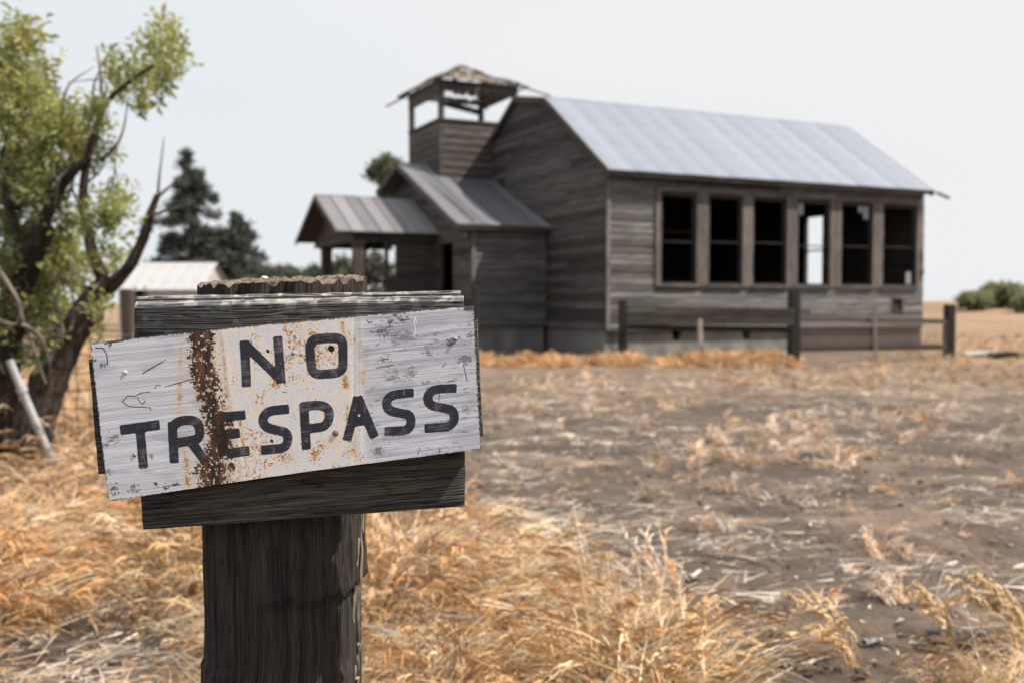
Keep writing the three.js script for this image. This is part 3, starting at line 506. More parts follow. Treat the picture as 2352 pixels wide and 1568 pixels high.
{
  const nailMat = new THREE.MeshStandardMaterial({ color: rgb(0.3, 0.29, 0.29), metalness: 0.6, roughness: 0.55 }), rustNail = new THREE.MeshStandardMaterial({ color: rgb(0.22, 0.13, 0.09), metalness: 0.3, roughness: 0.8 });
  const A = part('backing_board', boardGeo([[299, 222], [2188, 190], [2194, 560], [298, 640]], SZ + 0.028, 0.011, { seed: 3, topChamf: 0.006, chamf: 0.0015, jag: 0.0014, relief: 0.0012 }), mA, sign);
  A.userData.label = 'grooved dark grey board along the top, with lichen and painted sunlight on its upper edge';
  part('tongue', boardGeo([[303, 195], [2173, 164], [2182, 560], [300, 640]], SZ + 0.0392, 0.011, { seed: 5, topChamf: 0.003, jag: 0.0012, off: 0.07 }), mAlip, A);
  const C = part('backing_board', boardGeo([[33, 556], [2266, 330], [2302, 1000], [87, 1216]], SZ + 0.0035, 0.024, { seed: 7, jag: 0.0011, off: 0.04, relief: 0.0012 }), mB, sign);
  C.userData.label = 'middle board hidden behind the white panel, its rough left edge sticking out';
  const B = part('backing_board', boardGeo([[322, 1150], [2200, 960], [2197, 1402], [346, 1536]], SZ + 0.028, 0.022, { seed: 9, jag: 0.0008, off: 0.1 }), mB, sign);
  B.userData.label = 'dark brown board below the white panel';
  const nail = (x, y, d, r, m, parent, name = 'nail') => { const n = new THREE.SphereGeometry(r, 14, 8, 0, Math.PI * 2, 0, Math.PI / 2); n.scale(1, 0.45, 1); n.rotateX(Math.PI / 2); const k = part(name, n, m, parent); k.position.copy(loc(zAt(x, y, d))); return k; };
  nail(1312, 1404, SZ + 0.0277, 0.0035, new THREE.MeshStandardMaterial({ color: rgb(0.05, 0.048, 0.048), metalness: 0.5, roughness: 0.6 }), B);
  // ---- the white panel: thin sheet with real nail holes
  const Q = [[45, 465], [2250, 250], [2292, 1072], [150, 1372]];
  const fwd = (u, v) => [0, 1].map((k) => lerp(lerp(Q[0][k], Q[1][k], u), lerp(Q[3][k], Q[2][k], u), v));
  const inv = (x, y) => { let u = 0.5, v = 0.5; for (let i = 0; i < 8; i++) { const p = fwd(u, v), e = 1e-4, pu = fwd(u + e, v), pv = fwd(u, v + e), a = (pu[0] - p[0]) / e, b = (pv[0] - p[0]) / e, c = (pu[1] - p[1]) / e, d = (pv[1] - p[1]) / e, D = a * d - b * c, rx = x - p[0], ry = y - p[1]; u += (rx * d - ry * b) / D; v += (ry * a - rx * c) / D; } return [u, v]; };
  const TWX = 2048, TWY = 800, cv = document.createElement('canvas'); cv.width = TWX; cv.height = TWY; const cx = cv.getContext('2d');
  const px = (x, y) => { const [u, v] = inv(x, y); return [u * TWX, v * TWY]; };
  const ink = (lines, width) => { cx.lineWidth = width; for (const l of lines) { cx.beginPath(); l.forEach((p, i) => { const q = px(p[0], p[1]); if (!i) cx.moveTo(...q); else if (p.length === 2) cx.lineTo(...q); else { const c2 = px(p[2], p[3]); cx.quadraticCurveTo(c2[0], c2[1], ...q); } }); cx.stroke(); } };
  cx.fillStyle = '#000'; cx.fillRect(0, 0, TWX, TWY); cx.strokeStyle = '#fff'; cx.lineCap = 'butt'; cx.lineJoin = 'round';
  // strokes: [x, y] is a straight piece, [x, y, cx, cy] a curve through that control point
  const N = [[[932, 452], [945, 714]], [[938, 472], [1142, 672]], [[1124, 430], [1143, 692]]];
  const O = [[[1390, 438], [1470, 438, 1440, 434], [1499, 500, 1500, 440], [1499, 590], [1450, 636, 1500, 628], [1370, 640], [1316, 590, 1318, 640], [1309, 510], [1350, 444, 1306, 448], [1395, 438]]];
  const T = [[[220, 962], [448, 932]], [[335, 950], [353, 1182]]];
  const R = [[[520, 915], [530, 1150]], [[522, 960], [600, 908, 530, 912], [676, 960, 672, 900], [640, 1020, 690, 1010], [545, 1036]], [[628, 1030], [712, 1145]]];
  const E = [[[778, 872], [822, 1108]], [[772, 892], [940, 874]], [[820, 992], [908, 978]], [[832, 1096], [962, 1078]]];
  const S1 = [[[1188, 838], [1110, 846], [1040, 900, 1046, 854], [1100, 956, 1036, 944], [1150, 968], [1182, 1018, 1186, 976], [1130, 1068, 1180, 1062], [1028, 1076]]];
  const Pp = [[[1272, 802], [1290, 1074]], [[1260, 824], [1350, 818], [1420, 880, 1424, 822], [1350, 948, 1416, 948], [1288, 956]]];
  const Aa = [[[1586, 772], [1522, 1026]], [[1584, 772], [1682, 1008]], [[1556, 918], [1640, 908]]];
  const S2 = [[[1908, 752], [1830, 760], [1752, 810, 1756, 764], [1810, 864, 1748, 856], [1850, 872], [1890, 918, 1894, 876], [1846, 968, 1890, 960], [1738, 974]]];
  const S3 = [[[2152, 724], [2070, 728], [1988, 780, 1994, 732], [2050, 834, 1986, 828], [2092, 842], [2138, 896, 2142, 846], [2080, 948, 2136, 940], [1968, 956]]];
  for (const l of [N, O, T, R, E, S1, Pp, Aa, S2, S3]) ink(l, 50);
  const grab = () => { const d = cx.getImageData(0, 0, TWX, TWY).data, m = new Float32Array(TWX * TWY); for (let i = 0; i < m.length; i++) m[i] = d[i * 4] / 255; return m; };
  const blur = (m, r) => { const o = new Float32Array(m.length), t = new Float32Array(m.length), n = 2 * r + 1; for (let y = 0; y < TWY; y++) { let s = 0; const b = y * TWX; for (let x = -r; x <= r; x++) s += m[b + clamp(x, 0, TWX - 1)]; for (let x = 0; x < TWX; x++) { t[b + x] = s / n; s += m[b + Math.min(TWX - 1, x + r + 1)] - m[b + Math.max(0, x - r)]; } } for (let x = 0; x < TWX; x++) { let s = 0; for (let y = -r; y <= r; y++) s += t[clamp(y, 0, TWY - 1) * TWX + x]; for (let y = 0; y < TWY; y++) { o[y * TWX + x] = s / n; s += t[Math.min(TWY - 1, y + r + 1) * TWX + x] - t[Math.max(0, y - r) * TWX + x]; } } return o; };
  const letters = blur(blur(grab(), 5), 4);
  cx.fillRect(0, 0, TWX, TWY); cx.lineCap = 'round';
  { // scratches, flaked outlines and cracks
    ink([[[230, 800], [262, 765], [300, 770], [340, 748], [392, 742]], [[232, 800], [262, 824], [300, 832], [345, 832], [392, 836], [396, 852]], [[318, 775], [330, 800], [350, 815], [362, 800], [352, 786]], [[416, 722], [428, 702], [450, 705]], [[478, 712], [520, 700], [560, 690], [600, 676], [640, 668]]], 3.2);
    ink([[[345, 638], [410, 600], [478, 562]]], 4); ink([[[78, 492], [120, 494], [142, 530], [146, 588]], [[130, 470], [175, 462], [240, 452]]], 5);
    ink([[[1635, 338], [1650, 355]], [[1645, 352], [1668, 345]], [[2190, 590], [2212, 690]], [[2068, 604], [2090, 582]], [[1705, 565], [1760, 556]], [[2052, 760], [2050, 800]], [[1925, 1100], [1935, 1076]], [[2052, 1090], [2054, 1066]], [[1690, 610], [1790, 592]], [[1150, 740], [1175, 745]], [[970, 450], [975, 470]]], 3);
  }
  const scr = blur(grab(), 1);
  cx.fillRect(0, 0, TWX, TWY); // pale runs of paint
  ink([[[1912, 320], [1906, 345], [1914, 380], [1910, 430]], [[1916, 320], [1920, 350]]], 4); const pale = blur(grab(), 1);
  const smudge = [[1830, 320, 62, 1.0], [1765, 350, 30, 0.8], [2225, 265, 62, 0.9], [2120, 462, 44, 0.8], [62, 560, 34, 0.8], [118, 590, 40, 0.6], [160, 462, 40, 0.9], [185, 1300, 60, 0.7], [290, 1290, 55, 0.6], [425, 1275, 26, 1.0], [480, 1288, 34, 1.0], [535, 1272, 30, 1.0], [130, 1050, 40, 0.5], [180, 1010, 60, 0.55], [400, 1105, 28, 0.6], [1990, 520, 50, 0.45], [2200, 560, 60, 0.5], [1890, 640, 60, 0.4], [1800, 660, 70, 0.4], [1980, 705, 50, 0.4], [1700, 1080, 60, 0.5], [1930, 1085, 30, 0.5], [2210, 840, 60, 0.35], [1860, 420, 90, 0.35], [1720, 400, 70, 0.55], [2225, 420, 40, 0.5], [1740, 560, 40, 0.5], [150, 1200, 40, 0.3]];
  const rc = [[380, 668, 60], [420, 692, 74], [520, 690, 78], [620, 700, 84], [720, 712, 72], [800, 738, 70], [870, 772, 74], [940, 770, 84], [1040, 790, 82], [1150, 760, 104], [1280, 758, 112]];
  const rcol = (y) => { for (let i = 0; i < rc.length - 1; i++) if (y <= rc[i + 1][0]) { const t = clamp((y - rc[i][0]) / (rc[i + 1][0] - rc[i][0])); return [lerp(rc[i][1], rc[i + 1][1], t), lerp(rc[i][2], rc[i + 1][2], t)]; } return [758, 112]; };
  const runs = [[568, 430, 556, 880, 16, 0.85], [556, 860, 566, 1080, 12, 0.7], [592, 1080, 606, 1290, 24, 0.9], [806, 420, 830, 800, 17, 0.8], [856, 700, 872, 860, 9, 0.6], [908, 900, 946, 1230, 11, 0.9], [1494, 345, 1512, 470, 12, 0.9], [1512, 650, 1512, 720, 22, 1.1], [1522, 820, 1526, 900, 11, 0.9], [1556, 420, 1566, 740, 5, 0.5], [1596, 380, 1606, 560, 8, 0.7], [1618, 600, 1616, 700, 20, 0.8], [1550, 990, 1556, 1110, 22, 0.9], [1688, 740, 1682, 860, 8, 0.5], [1178, 1090, 1186, 1140, 38, 0.9], [1425, 1010, 1430, 1060, 36, 0.7], [1395, 542, 1395, 552, 60, 0.6], [1700, 1060, 1700, 1140, 8, 0.6], [1065, 835, 1065, 850, 46, 0.6], [560, 830, 560, 870, 40, 0.8]];
  const map = new Uint8Array(TWX * TWY * 4), bmp = new Uint8Array(TWX * TWY * 4), rgh = new Uint8Array(TWX * TWY * 4), GAIN = 1.33;
  for (let j = 0; j < TWY; j++) for (let i = 0; i < TWX; i++) {
    const u = (i + 0.5) / TWX, v = (j + 0.5) / TWY, [x, y] = fwd(u, v), n1 = fbm(x * 0.03, y * 0.03, 5, 201), n2 = fbm(x * 0.09, y * 0.09, 4, 211), fine = vnoise(x * 0.35, y * 0.35, 221), n3 = fbm(x * 0.17, y * 0.17, 3, 225);
    const sw = fbm(x * 0.004, y * 0.01, 3, 231), strk = fbm(u * 12 + sw, v * 170 + sw * 2, 4, 241), strk2 = fbm(u * 4 + sw, v * 60 + sw, 4, 251), cent = smooth(760, 800, x - (y - 800) * 0.12) * smooth(1640, 1560, x + (n1 - 0.5) * 60 - (y - 700) * 0.1);
    const side = 1 - cent, right = smooth(1560, 1700, x);
    let c = [lerp(158, 198, strk), lerp(160, 200, strk), lerp(170, 209, strk)];
    const dk = clamp(smooth(0.58, 0.30, strk2) * (0.35 + 0.45 * right) + smooth(0.42, 0.25, sw) * 0.5) * side; c = c.map((q, k) => lerp(q, [118, 121, 133][k], dk * 0.6));
    const scuff = smooth(0.60, 0.72, fbm(u * 70, v * 300, 4, 255) * 0.55 + n1 * 0.25 + fbm(u * 14, v * 30, 3, 257) * 0.2) * right * 0.85; c = c.map((q, k) => lerp(q, [66, 67, 75][k], scuff));
    const cr = [190 + (fine - 0.5) * 26, 189 + (fine - 0.5) * 26, 193 + (fine - 0.5) * 25]; c = c.map((q, k) => lerp(q, cr[k] - (0.5 - n1) * 14, cent));
    let h = 0.5 + (strk - 0.5) * 0.14 * side + (fine - 0.5) * 0.16 * cent, rough = 0.55;
    const warm = cent * smooth(0.5, 0.66, n1) * 0.3; c = c.map((q, k) => lerp(q, [205, 180, 145][k], warm));
    let och = 0; for (const r of runs) { if (y < r[1] - 60 || y > r[3] + 60) continue; const t = clamp((y - r[1]) / (r[3] - r[1])), dx = Math.abs(x - lerp(r[0], r[2], t)), ends = smooth(r[1] - 30, r[1] + 10, y) * smooth(r[3] + 30, r[3] - 10, y); och = Math.max(och, ends * r[5] * (0.45 + 0.75 * n1) * smooth(2.0, 0.0, dx / r[4] + (n2 - 0.5) * 2.2 + (n3 - 0.5) * 2.2)); }
    const zone = fbm(x * 0.009, y * 0.009, 3, 227); och = Math.max(och, cent * smooth(0.55, 0.68, n3 * 0.5 + n2 * 0.3 + zone * 0.2 + (zone - 0.5) * 0.4 - 0.045) * 0.85);
    const halo = Math.abs(x - rcol(y)[0]) / rcol(y)[1]; och = Math.max(och, smooth(1.75, 0.8, halo + (n2 - 0.5) * 0.9) * 0.55);
    c = c.map((q, k) => lerp(q, [186, 152, 104][k], clamp(och) * 0.5)); const core = smooth(0.56, 0.9, och * (0.55 + 0.9 * n2)); c = c.map((q, k) => lerp(q, [146, 99, 52][k], core)); rough += core * 0.25;
    // letters
    const le = letters[j * TWX + i] + (n2 - 0.5) * 0.2 + (n3 - 0.5) * 0.22, L2 = smooth(0.44, 0.56, le), wear = smooth(0.57, 0.72, fbm(x * 0.02, y * 0.012, 3, 261) * 0.5 + Math.max(fbm(u * 160, v * 24, 3, 271), fbm(u * 16, v * 150, 3, 273)) * 0.5), edgeDark = smooth(0.75, 0.5, le);
    const lc = [lerp(29, 96, wear * 0.8 * (1 - edgeDark)), lerp(32, 98, wear * 0.62 * (1 - edgeDark)), lerp(40, 110, wear * 0.62 * (1 - edgeDark))]; const thin = 1 - 0.28 * smooth(0.55, 0.75, fbm(x * 0.012, y * 0.012, 3, 263)) * smooth(0.4, 0.65, strk); c = c.map((q, k) => lerp(q, lc[k], L2 * thin)); h += L2 * 0.1; rough = lerp(rough, 0.45, L2);
    // flaked rust column
    const [rx, rw] = rcol(y), rt = Math.abs(x - rx) / rw + (fbm(x * 0.022, y * 0.022, 4, 281) - 0.5) * 1.3 + (n2 - 0.5) * 1.0 + (n3 - 0.5) * 0.45, isl = smooth(0.6, 0.66, fbm(x * 0.07, y * 0.06, 4, 291) * 0.82 + n3 * 0.18), ru = smooth(0.92, 0.78, rt) * (1 - isl * 0.95);
    const rcx = fbm(x * 0.045, y * 0.009, 4, 301); c = c.map((q, k) => lerp(q, lerp([40, 29, 25][k], [92, 58, 38][k], smooth(0.3, 0.75, rcx * 0.85 + n3 * 0.15)) * (L2 > 0.5 ? 0.72 : 1), ru)); h -= ru * 0.22 - (rcx - 0.5) * 0.2 * ru; rough = lerp(rough, 0.95, ru);
    // smudges, chips, scratches
    let sm = 0; for (const s of smudge) { const d = Math.hypot(x - s[0], (y - s[1]) * 1.3) / s[2]; if (d < 1.6) sm = Math.max(sm, s[3] * smooth(0.56, 0.66, (1.2 - d) * 0.36 + n2 * 0.62 + (strk - 0.5) * 0.5)); }
    c = c.map((q, k) => lerp(q, [44, 43, 48][k], sm * 0.92)); c = c.map((q, k) => lerp(q, [38, 37, 42][k], clamp(scr[j * TWX + i] * 1.6) * smooth(0.3, 0.5, n2 + 0.12))); c = c.map((q, k) => lerp(q, [205, 206, 212][k], clamp(pale[j * TWX + i] * 1.2)));
    const edge = Math.min(u, 1 - u) * 2200, edgeV = Math.min(v, 1 - v) * 860, worn = smooth(8, 2, Math.min(edge, edgeV) + (n2 - 0.5) * 16); c = c.map((q, k) => lerp(q, [58, 52, 50][k], worn * 0.85));
    const o = (j * TWX + i) * 4; for (let k = 0; k < 3; k++) map[o + k] = toS(Math.min(0.82, lin(c[k]) * GAIN)); map[o + 3] = 255;
    const cre = Math.exp(-Math.pow((x - 800 - (y - 400) * 0.15) / 16, 2)) * 0.22 - Math.exp(-Math.pow((x - 1562) / 10, 2)) * 0.2 + Math.exp(-Math.pow((x - 1600) / 12, 2)) * 0.14;
    bmp[o] = bmp[o + 1] = bmp[o + 2] = clamp(h + cre - scr[j * TWX + i] * 0.15) * 255; bmp[o + 3] = 255; rgh[o] = rgh[o + 1] = rgh[o + 2] = rough * 255; rgh[o + 3] = 255;
  }
  const mk = (d, srgb) => { const t = new THREE.DataTexture(d, TWX, TWY); t.magFilter = THREE.LinearFilter; if (srgb) t.colorSpace = THREE.SRGBColorSpace; t.needsUpdate = true; return t; };
  const panelMat = new THREE.MeshStandardMaterial({ map: mk(map, true), bumpMap: mk(bmp), bumpScale: 0.0013, roughnessMap: mk(rgh), roughness: 1 });
  const shape = new THREE.Shape(), edgePts = [], seg = (a, b, n, s, amp) => { for (let i = 0; i < n; i++) { const t = i / n; edgePts.push([lerp(a[0], b[0], t), lerp(a[1], b[1], t), (fbm(t * n * 0.35, s, 3, 311) - 0.5) * amp, s, t]); } };
  seg(Q[0], Q[1], 90, 0, 3); seg(Q[1], Q[2], 40, 1, 6); seg(Q[2], Q[3], 90, 2, 3); seg(Q[3], Q[0], 40, 3, 3);
  const toL = (x, y) => loc(zAt(x, y, SZ));
  edgePts.forEach(([x, y, n, s, t], i) => { const bow = s === 0 || s === 2 ? -11 * Math.sin(Math.PI * t) : 0, p = toL(x + (s % 2 ? n : 0), y + (s % 2 ? 0 : n + bow)); if (i) shape.lineTo(p.x, p.y); else shape.moveTo(p.x, p.y); });
  shape.closePath();
  for (const [x, y, r] of [[1065, 510, 11], [1430, 497, 20], [1088, 1025, 10]]) { const p = toL(x, y), h = new THREE.Path(); for (let k = 0; k <= 20; k++) { const a = k / 20 * Math.PI * 2, rr = r * 0.4 / FPX * SZ * (1 + (k % 20 ? (hash2(k, r, 5) - 0.5) * 0.16 : 0)); if (k) h.lineTo(p.x + Math.cos(a) * rr, p.y + Math.sin(a) * rr); else h.moveTo(p.x + Math.cos(a) * rr, p.y); } shape.holes.push(h); }
  const z0 = toL(1000, 700).z, g = new THREE.ExtrudeGeometry(shape, { depth: 0.0016, bevelEnabled: false, curveSegments: 2 }); g.translate(0, 0, z0 - 0.0016);
  { // uv by position on the panel
    const p = g.attributes.position, uv = g.attributes.uv, c = Q.map(([x, y]) => toL(x, y)), f = (u, v) => [0, 1].map((k) => { const a = k ? 'y' : 'x'; return lerp(lerp(c[0][a], c[1][a], u), lerp(c[3][a], c[2][a], u), v); });
    for (let i = 0; i < p.count; i++) { let u = 0.5, v = 0.5; const X = p.getX(i), Y = p.getY(i); for (let n = 0; n < 7; n++) { const q = f(u, v), e = 1e-4, qu = f(u + e, v), qv = f(u, v + e), a = (qu[0] - q[0]) / e, b = (qv[0] - q[0]) / e, cc = (qu[1] - q[1]) / e, d = (qv[1] - q[1]) / e, D = a * d - b * cc; u += ((X - q[0]) * d - (Y - q[1]) * b) / D; v += ((Y - q[1]) * a - (X - q[0]) * cc) / D; } uv.setXY(i, clamp(u, 0.001, 0.999), clamp(v, 0.001, 0.999)); }
  }
  const panel = part('sign_panel', g, panelMat, sign);
  panel.userData.label = 'tilted rusty white metal panel with black hand painted NO TRESPASS';
  nail(245, 632, SZ, 0.0031, new THREE.MeshStandardMaterial({ color: rgb(0.5, 0.51, 0.54), metalness: 0.2, roughness: 0.6 }), panel);
  nail(1212, 522, SZ, 0.0029, nailMat, panel); nail(2143, 440, SZ, 0.003, nailMat, panel).scale.set(1, 1, 2.2); nail(1455, 980, SZ, 0.0042, rustNail, panel); nail(300, 1105, SZ, 0.0028, nailMat, panel); nail(1285, 1030, SZ, 0.0026, new THREE.MeshStandardMaterial({ color: rgb(0.06, 0.06, 0.065), metalness: 0.4, roughness: 0.6 }), panel);
}
{ // the post: rough-hewn, checked and flaking; its top is cut at a slant
  const top = loc(at(652, 643, PZ)).y, H = top + 0.35, na = 132, ny = 220, pos = [], uv = [], idx = [], yCrack = loc(at(652, 1386, PZ - PR)).y, yLedge = loc(at(652, 1556, PZ - PR)).y;
  const rad = (a, y) => {
    const n = 4.2, sq = 1 / Math.pow(Math.pow(Math.abs(Math.cos(a)), n) + Math.pow(Math.abs(Math.sin(a)), n), 1 / n), ca = Math.cos(a), front = Math.sin(a);
    let r = PR * Math.min(sq, 1.13);
    const warp = fbm(a * 3 + 20, y * 5, 3, 407) * 0.5, groove = fbm(a * 22 + warp * 1.2, y * 1.6, 4, 401), fine = fbm(a * 70 + warp * 3, y * 7, 3, 403), chk = Math.pow(1 - Math.abs(2 * fbm(a * 9 + 50 + warp * 0.6, y * 0.8, 3, 405) - 1), 10);
    r += (groove - 0.5) * 0.0065 + (fine - 0.5) * 0.003 - chk * 0.007;
    const flake = smooth(0.54, 0.57, fbm(a * 5 + 7, y * 6, 4, 409)); r += flake * 0.0022;
    if (ca > -0.25 || front < 0) { const lim = yCrack + (fbm(a * 8 + 30, 1, 3, 411) - 0.5) * 0.014; const k = smooth(-0.25, 0.0, ca); r += k * (y > lim ? 0.0045 + 0.004 * smooth(0.6, 1, ca) * smooth(0.47, 0.52, fbm(a * 14, y * 14, 3, 413)) : -0.003); }
    if (y < yLedge + (fbm(a * 12 + 60, 2, 3, 415) - 0.5) * 0.01 && front > 0.2) r += 0.004;
    return r;
  };
  const topY = (x, z, a) => top + z * -0.053 + x * 0.036 + (fbm(a * 34 + 40, 3.3, 4, 417) - 0.5) * 0.012 * smooth(0.3, 0.75, fbm(a * 5 + 11, 6.1, 2, 419)) - 0.006 * smooth(0.6, 0.72, fbm(a * 9 + 3, 8.2, 2, 427));
  for (let j = 0; j <= ny; j++) for (let i = 0; i <= na; i++) {
    const a = (i % na) / na * 2 * Math.PI, y0 = -0.3 + (j / ny) * (H - 0.05); let r = rad(a, y0), x = Math.cos(a) * r, z = Math.sin(a) * r;
    const y = j === ny ? topY(x, z, a) : Math.min(y0, topY(x, z, a) - 0.0005 * (ny - j));
    pos.push(x, y, z); uv.push(y, i / na * 2 * Math.PI * PR);
  }
  for (let j = 0; j < ny; j++) for (let i = 0; i < na; i++) { const a = j * (na + 1) + i, b = a + na + 1; idx.push(a, b, a + 1, a + 1, b, b + 1); }
  const g = new THREE.BufferGeometry(); g.setAttribute('position', new THREE.Float32BufferAttribute(pos, 3)); g.setAttribute('uv', new THREE.Float32BufferAttribute(uv, 2)); g.setIndex(idx); g.computeVertexNormals();
  const mPost = closeWood(161, [0.05, 0.038, 0.029], false); mPost.bumpScale = 0.004;
  const post = part('post', g, mPost, sign);
  // end grain
  const ep = [], eu = [], ei = [], rings = 16;
  for (let k = 0; k <= rings; k++) for (let i = 0; i <= na; i++) { const a = (i % na) / na * 2 * Math.PI, b = ny * (na + 1) + i, f = k / rings, x = pos[b * 3] * f, z = pos[b * 3 + 2] * f, e = k === rings ? 0 : (fbm(x * 90 + 5, z * 90, 4, 421) - 0.5) * 0.012 + (vnoise(x * 400, z * 400, 423) - 0.5) * 0.004; ep.push(x, k === rings ? pos[b * 3 + 1] : top - z * 0.053 + x * 0.036 + e, z); eu.push(x, z); }
  for (let k = 0; k < rings; k++) for (let i = 0; i < na; i++) { const a = k * (na + 1) + i, b = a + na + 1; ei.push(a, a + 1, b, a + 1, b + 1, b); }
  const eg = new THREE.BufferGeometry(); eg.setAttribute('position', new THREE.Float32BufferAttribute(ep, 3)); eg.setAttribute('uv', new THREE.Float32BufferAttribute(eu, 2)); eg.setIndex(ei); eg.computeVertexNormals();
  const endTex = dataTex(512, 512, (u, v, c) => { const x = u - 0.5, y = v - 0.5, r = Math.hypot(x, y), ring = vnoise(r * 90, 1, 5) * 0.5, n = fbm(u * 30, v * 30, 4, 6); const k = 0.085 + (ring - 0.25) * 0.1 + (n - 0.5) * 0.22; c[0] = k * 1.15; c[1] = k * 0.92; c[2] = k * 0.75; }, true, [4.4, 4.4]); endTex.offset.set(0.5, 0.5);
  part('end_grain', eg, new THREE.MeshStandardMaterial({ map: endTex, bumpMap: endTex, bumpScale: 0.006, roughness: 1 }), post);
  const chip = part('wood_chip', new THREE.DodecahedronGeometry(0.0045, 0).scale(1.3, 0.6, 0.8), new THREE.MeshStandardMaterial({ color: rgb(0.75, 0.73, 0.7), roughness: 0.9 }), post); { const c = loc(at(607, 640, PZ)); chip.position.set(c.x, top + c.x * 0.036 + 0.004, 0.0); }
  // splinters lifting off the right side
  const R = RNG(431), sm = closeWood(171, [0.4, 0.33, 0.26], false);
  for (let k = 0; k < 16; k++) {
    const len = k > 12 ? 0.026 + R() * 0.01 : 0.04 + R() * 0.1, y = k > 12 ? top - 0.03 - R() * 0.006 : yCrack + (k < 8 ? 0.01 + R() * 0.11 : -0.02 - R() * 0.16), a = -0.2 + R() * 0.5, r = PR + (y > yCrack ? 0.007 : 0.0);
    const s = new THREE.BoxGeometry(0.004 + R() * 0.004, len, 0.008 + R() * 0.012, 1, 8, 1), p = s.attributes.position, uvv = s.attributes.uv;
    for (let i = 0; i < p.count; i++) { const t = p.getY(i) / len + 0.5; p.setX(i, p.getX(i) * (0.3 + 0.7 * t) + (fbm(t * 6, k, 2, 433) - 0.5) * 0.004); p.setZ(i, p.getZ(i) * (0.25 + 0.75 * t)); uvv.setXY(i, p.getY(i) + k, p.getZ(i) + k * 0.03); }
    s.computeVertexNormals(); const m = part('splinter', s, sm, post); m.position.set(Math.cos(a) * r, y, Math.sin(a) * r); m.rotation.set(0, -a, -0.03 + R() * 0.05);
  }
}
put(sign);

// ============================================================ trees, bushes, sheds behind
function sprig(n, len, leaf, wid, seed, droop = 0.2) {   // a short twig with n small pointed leaves
  const R = RNG(seed), pos = [], nor = [], col = [], q = new THREE.Vector3();
  for (let i = 0; i < n; i++) {
    const t = (i + 0.5) / n, a = i * 2.4 + R(), base = new THREE.Vector3((R() - 0.5) * 0.02, len * t, (R() - 0.5) * 0.02), dir = new THREE.Vector3(Math.cos(a), 0.5 + R() * 0.7 - droop, Math.sin(a)).normalize(), side = dir.clone().cross(new THREE.Vector3(R() - 0.5, 1, R() - 0.5)).normalize();
    const l = leaf * (0.7 + R() * 0.6), w = wid * (0.7 + R() * 0.6), mid = base.clone().addScaledVector(dir, l * 0.5).add(new THREE.Vector3(0, 0.004, 0)), tip = base.clone().addScaledVector(dir, l).add(new THREE.Vector3(0, -l * 0.15, 0)), k = 0.75 + R() * 0.5;
    const l1 = mid.clone().addScaledVector(side, w), l2 = mid.clone().addScaledVector(side, -w);
    for (const p of [base, l1, tip, base, tip, l2]) { pos.push(p.x, p.y, p.z); col.push(k, k, k * 0.95); }
  }
  const g = new THREE.BufferGeometry(); g.setAttribute('position', new THREE.Float32BufferAttribute(pos, 3)); g.setAttribute('color', new THREE.Float32BufferAttribute(col, 3)); g.computeVertexNormals(); return g;
}
const leafMat = new THREE.MeshPhysicalMaterial({ color: 0xffffff, vertexColors: true, roughness: 0.9, transmission: 0.6, thickness: 0, side: THREE.DoubleSide });
const M4 = new THREE.Matrix4(), QT = new THREE.Quaternion(), EU = new THREE.Euler(), SC = new THREE.Vector3(), PV = new THREE.Vector3();
function instances(name, geo, mat, list) {   // list of { p, r: [x, y, z], s, c }
  const m = new THREE.InstancedMesh(geo, mat, list.length); m.name = name;
  list.forEach((q, i) => { EU.set(...q.r); QT.setFromEuler(EU); if (typeof q.s === 'number') SC.setScalar(q.s); else SC.set(...q.s); M4.compose(PV.copy(q.p), QT, SC); m.setMatrixAt(i, M4); m.setColorAt(i, q.c); });
  m.userData.kind = 'stuff'; return m;
}
function crown(parent, clusters, geo, density, pal, seed, mat = leafMat, name = 'crown') {   // clusters: [centre, radius, squash]
  const R = RNG(seed), list = [];
  for (const [c, r, mix = 0.5, fill = 1] of clusters) {
    const n = Math.max(6, Math.round(density * r * r * fill));
    for (let i = 0; i < n; i++) {
      const a = R() * 6.283, z = R() * 2 - 1, k = Math.pow(R(), 0.45), h = Math.sqrt(1 - z * z), j = 0.75 + 0.5 * vnoise(a * 2, z * 3, seed);
      const p = new THREE.Vector3(c.x + Math.cos(a) * h * r * k * j, c.y + z * r * k * j * 0.95, c.z + Math.sin(a) * h * r * k * j).sub(parent.position);
      const t = clamp(mix + (R() - 0.5) * 0.7 + z * 0.15), col = pal[0].clone().lerp(pal[1], t); if (R() < 0.13) col.lerp(pal[2], 0.7);
      list.push({ p, r: [(R() - 0.5) * 2.2, R() * 6.283, (R() - 0.5) * 2.2], s: 0.7 + R() * 0.7, c: col });
    }
  }
  const m = instances(name, geo, mat, list); parent.add(m); return m;
}
const barkMat = new THREE.MeshStandardMaterial({ color: rgb(0.085, 0.064, 0.05), map: barkTex, bumpMap: barkTex, bumpScale: 0.03, roughness: 1 }), deadMat = new THREE.MeshStandardMaterial({ color: rgb(0.28, 0.245, 0.22), map: barkTex, bumpMap: barkTex, bumpScale: 0.01, roughness: 1 });
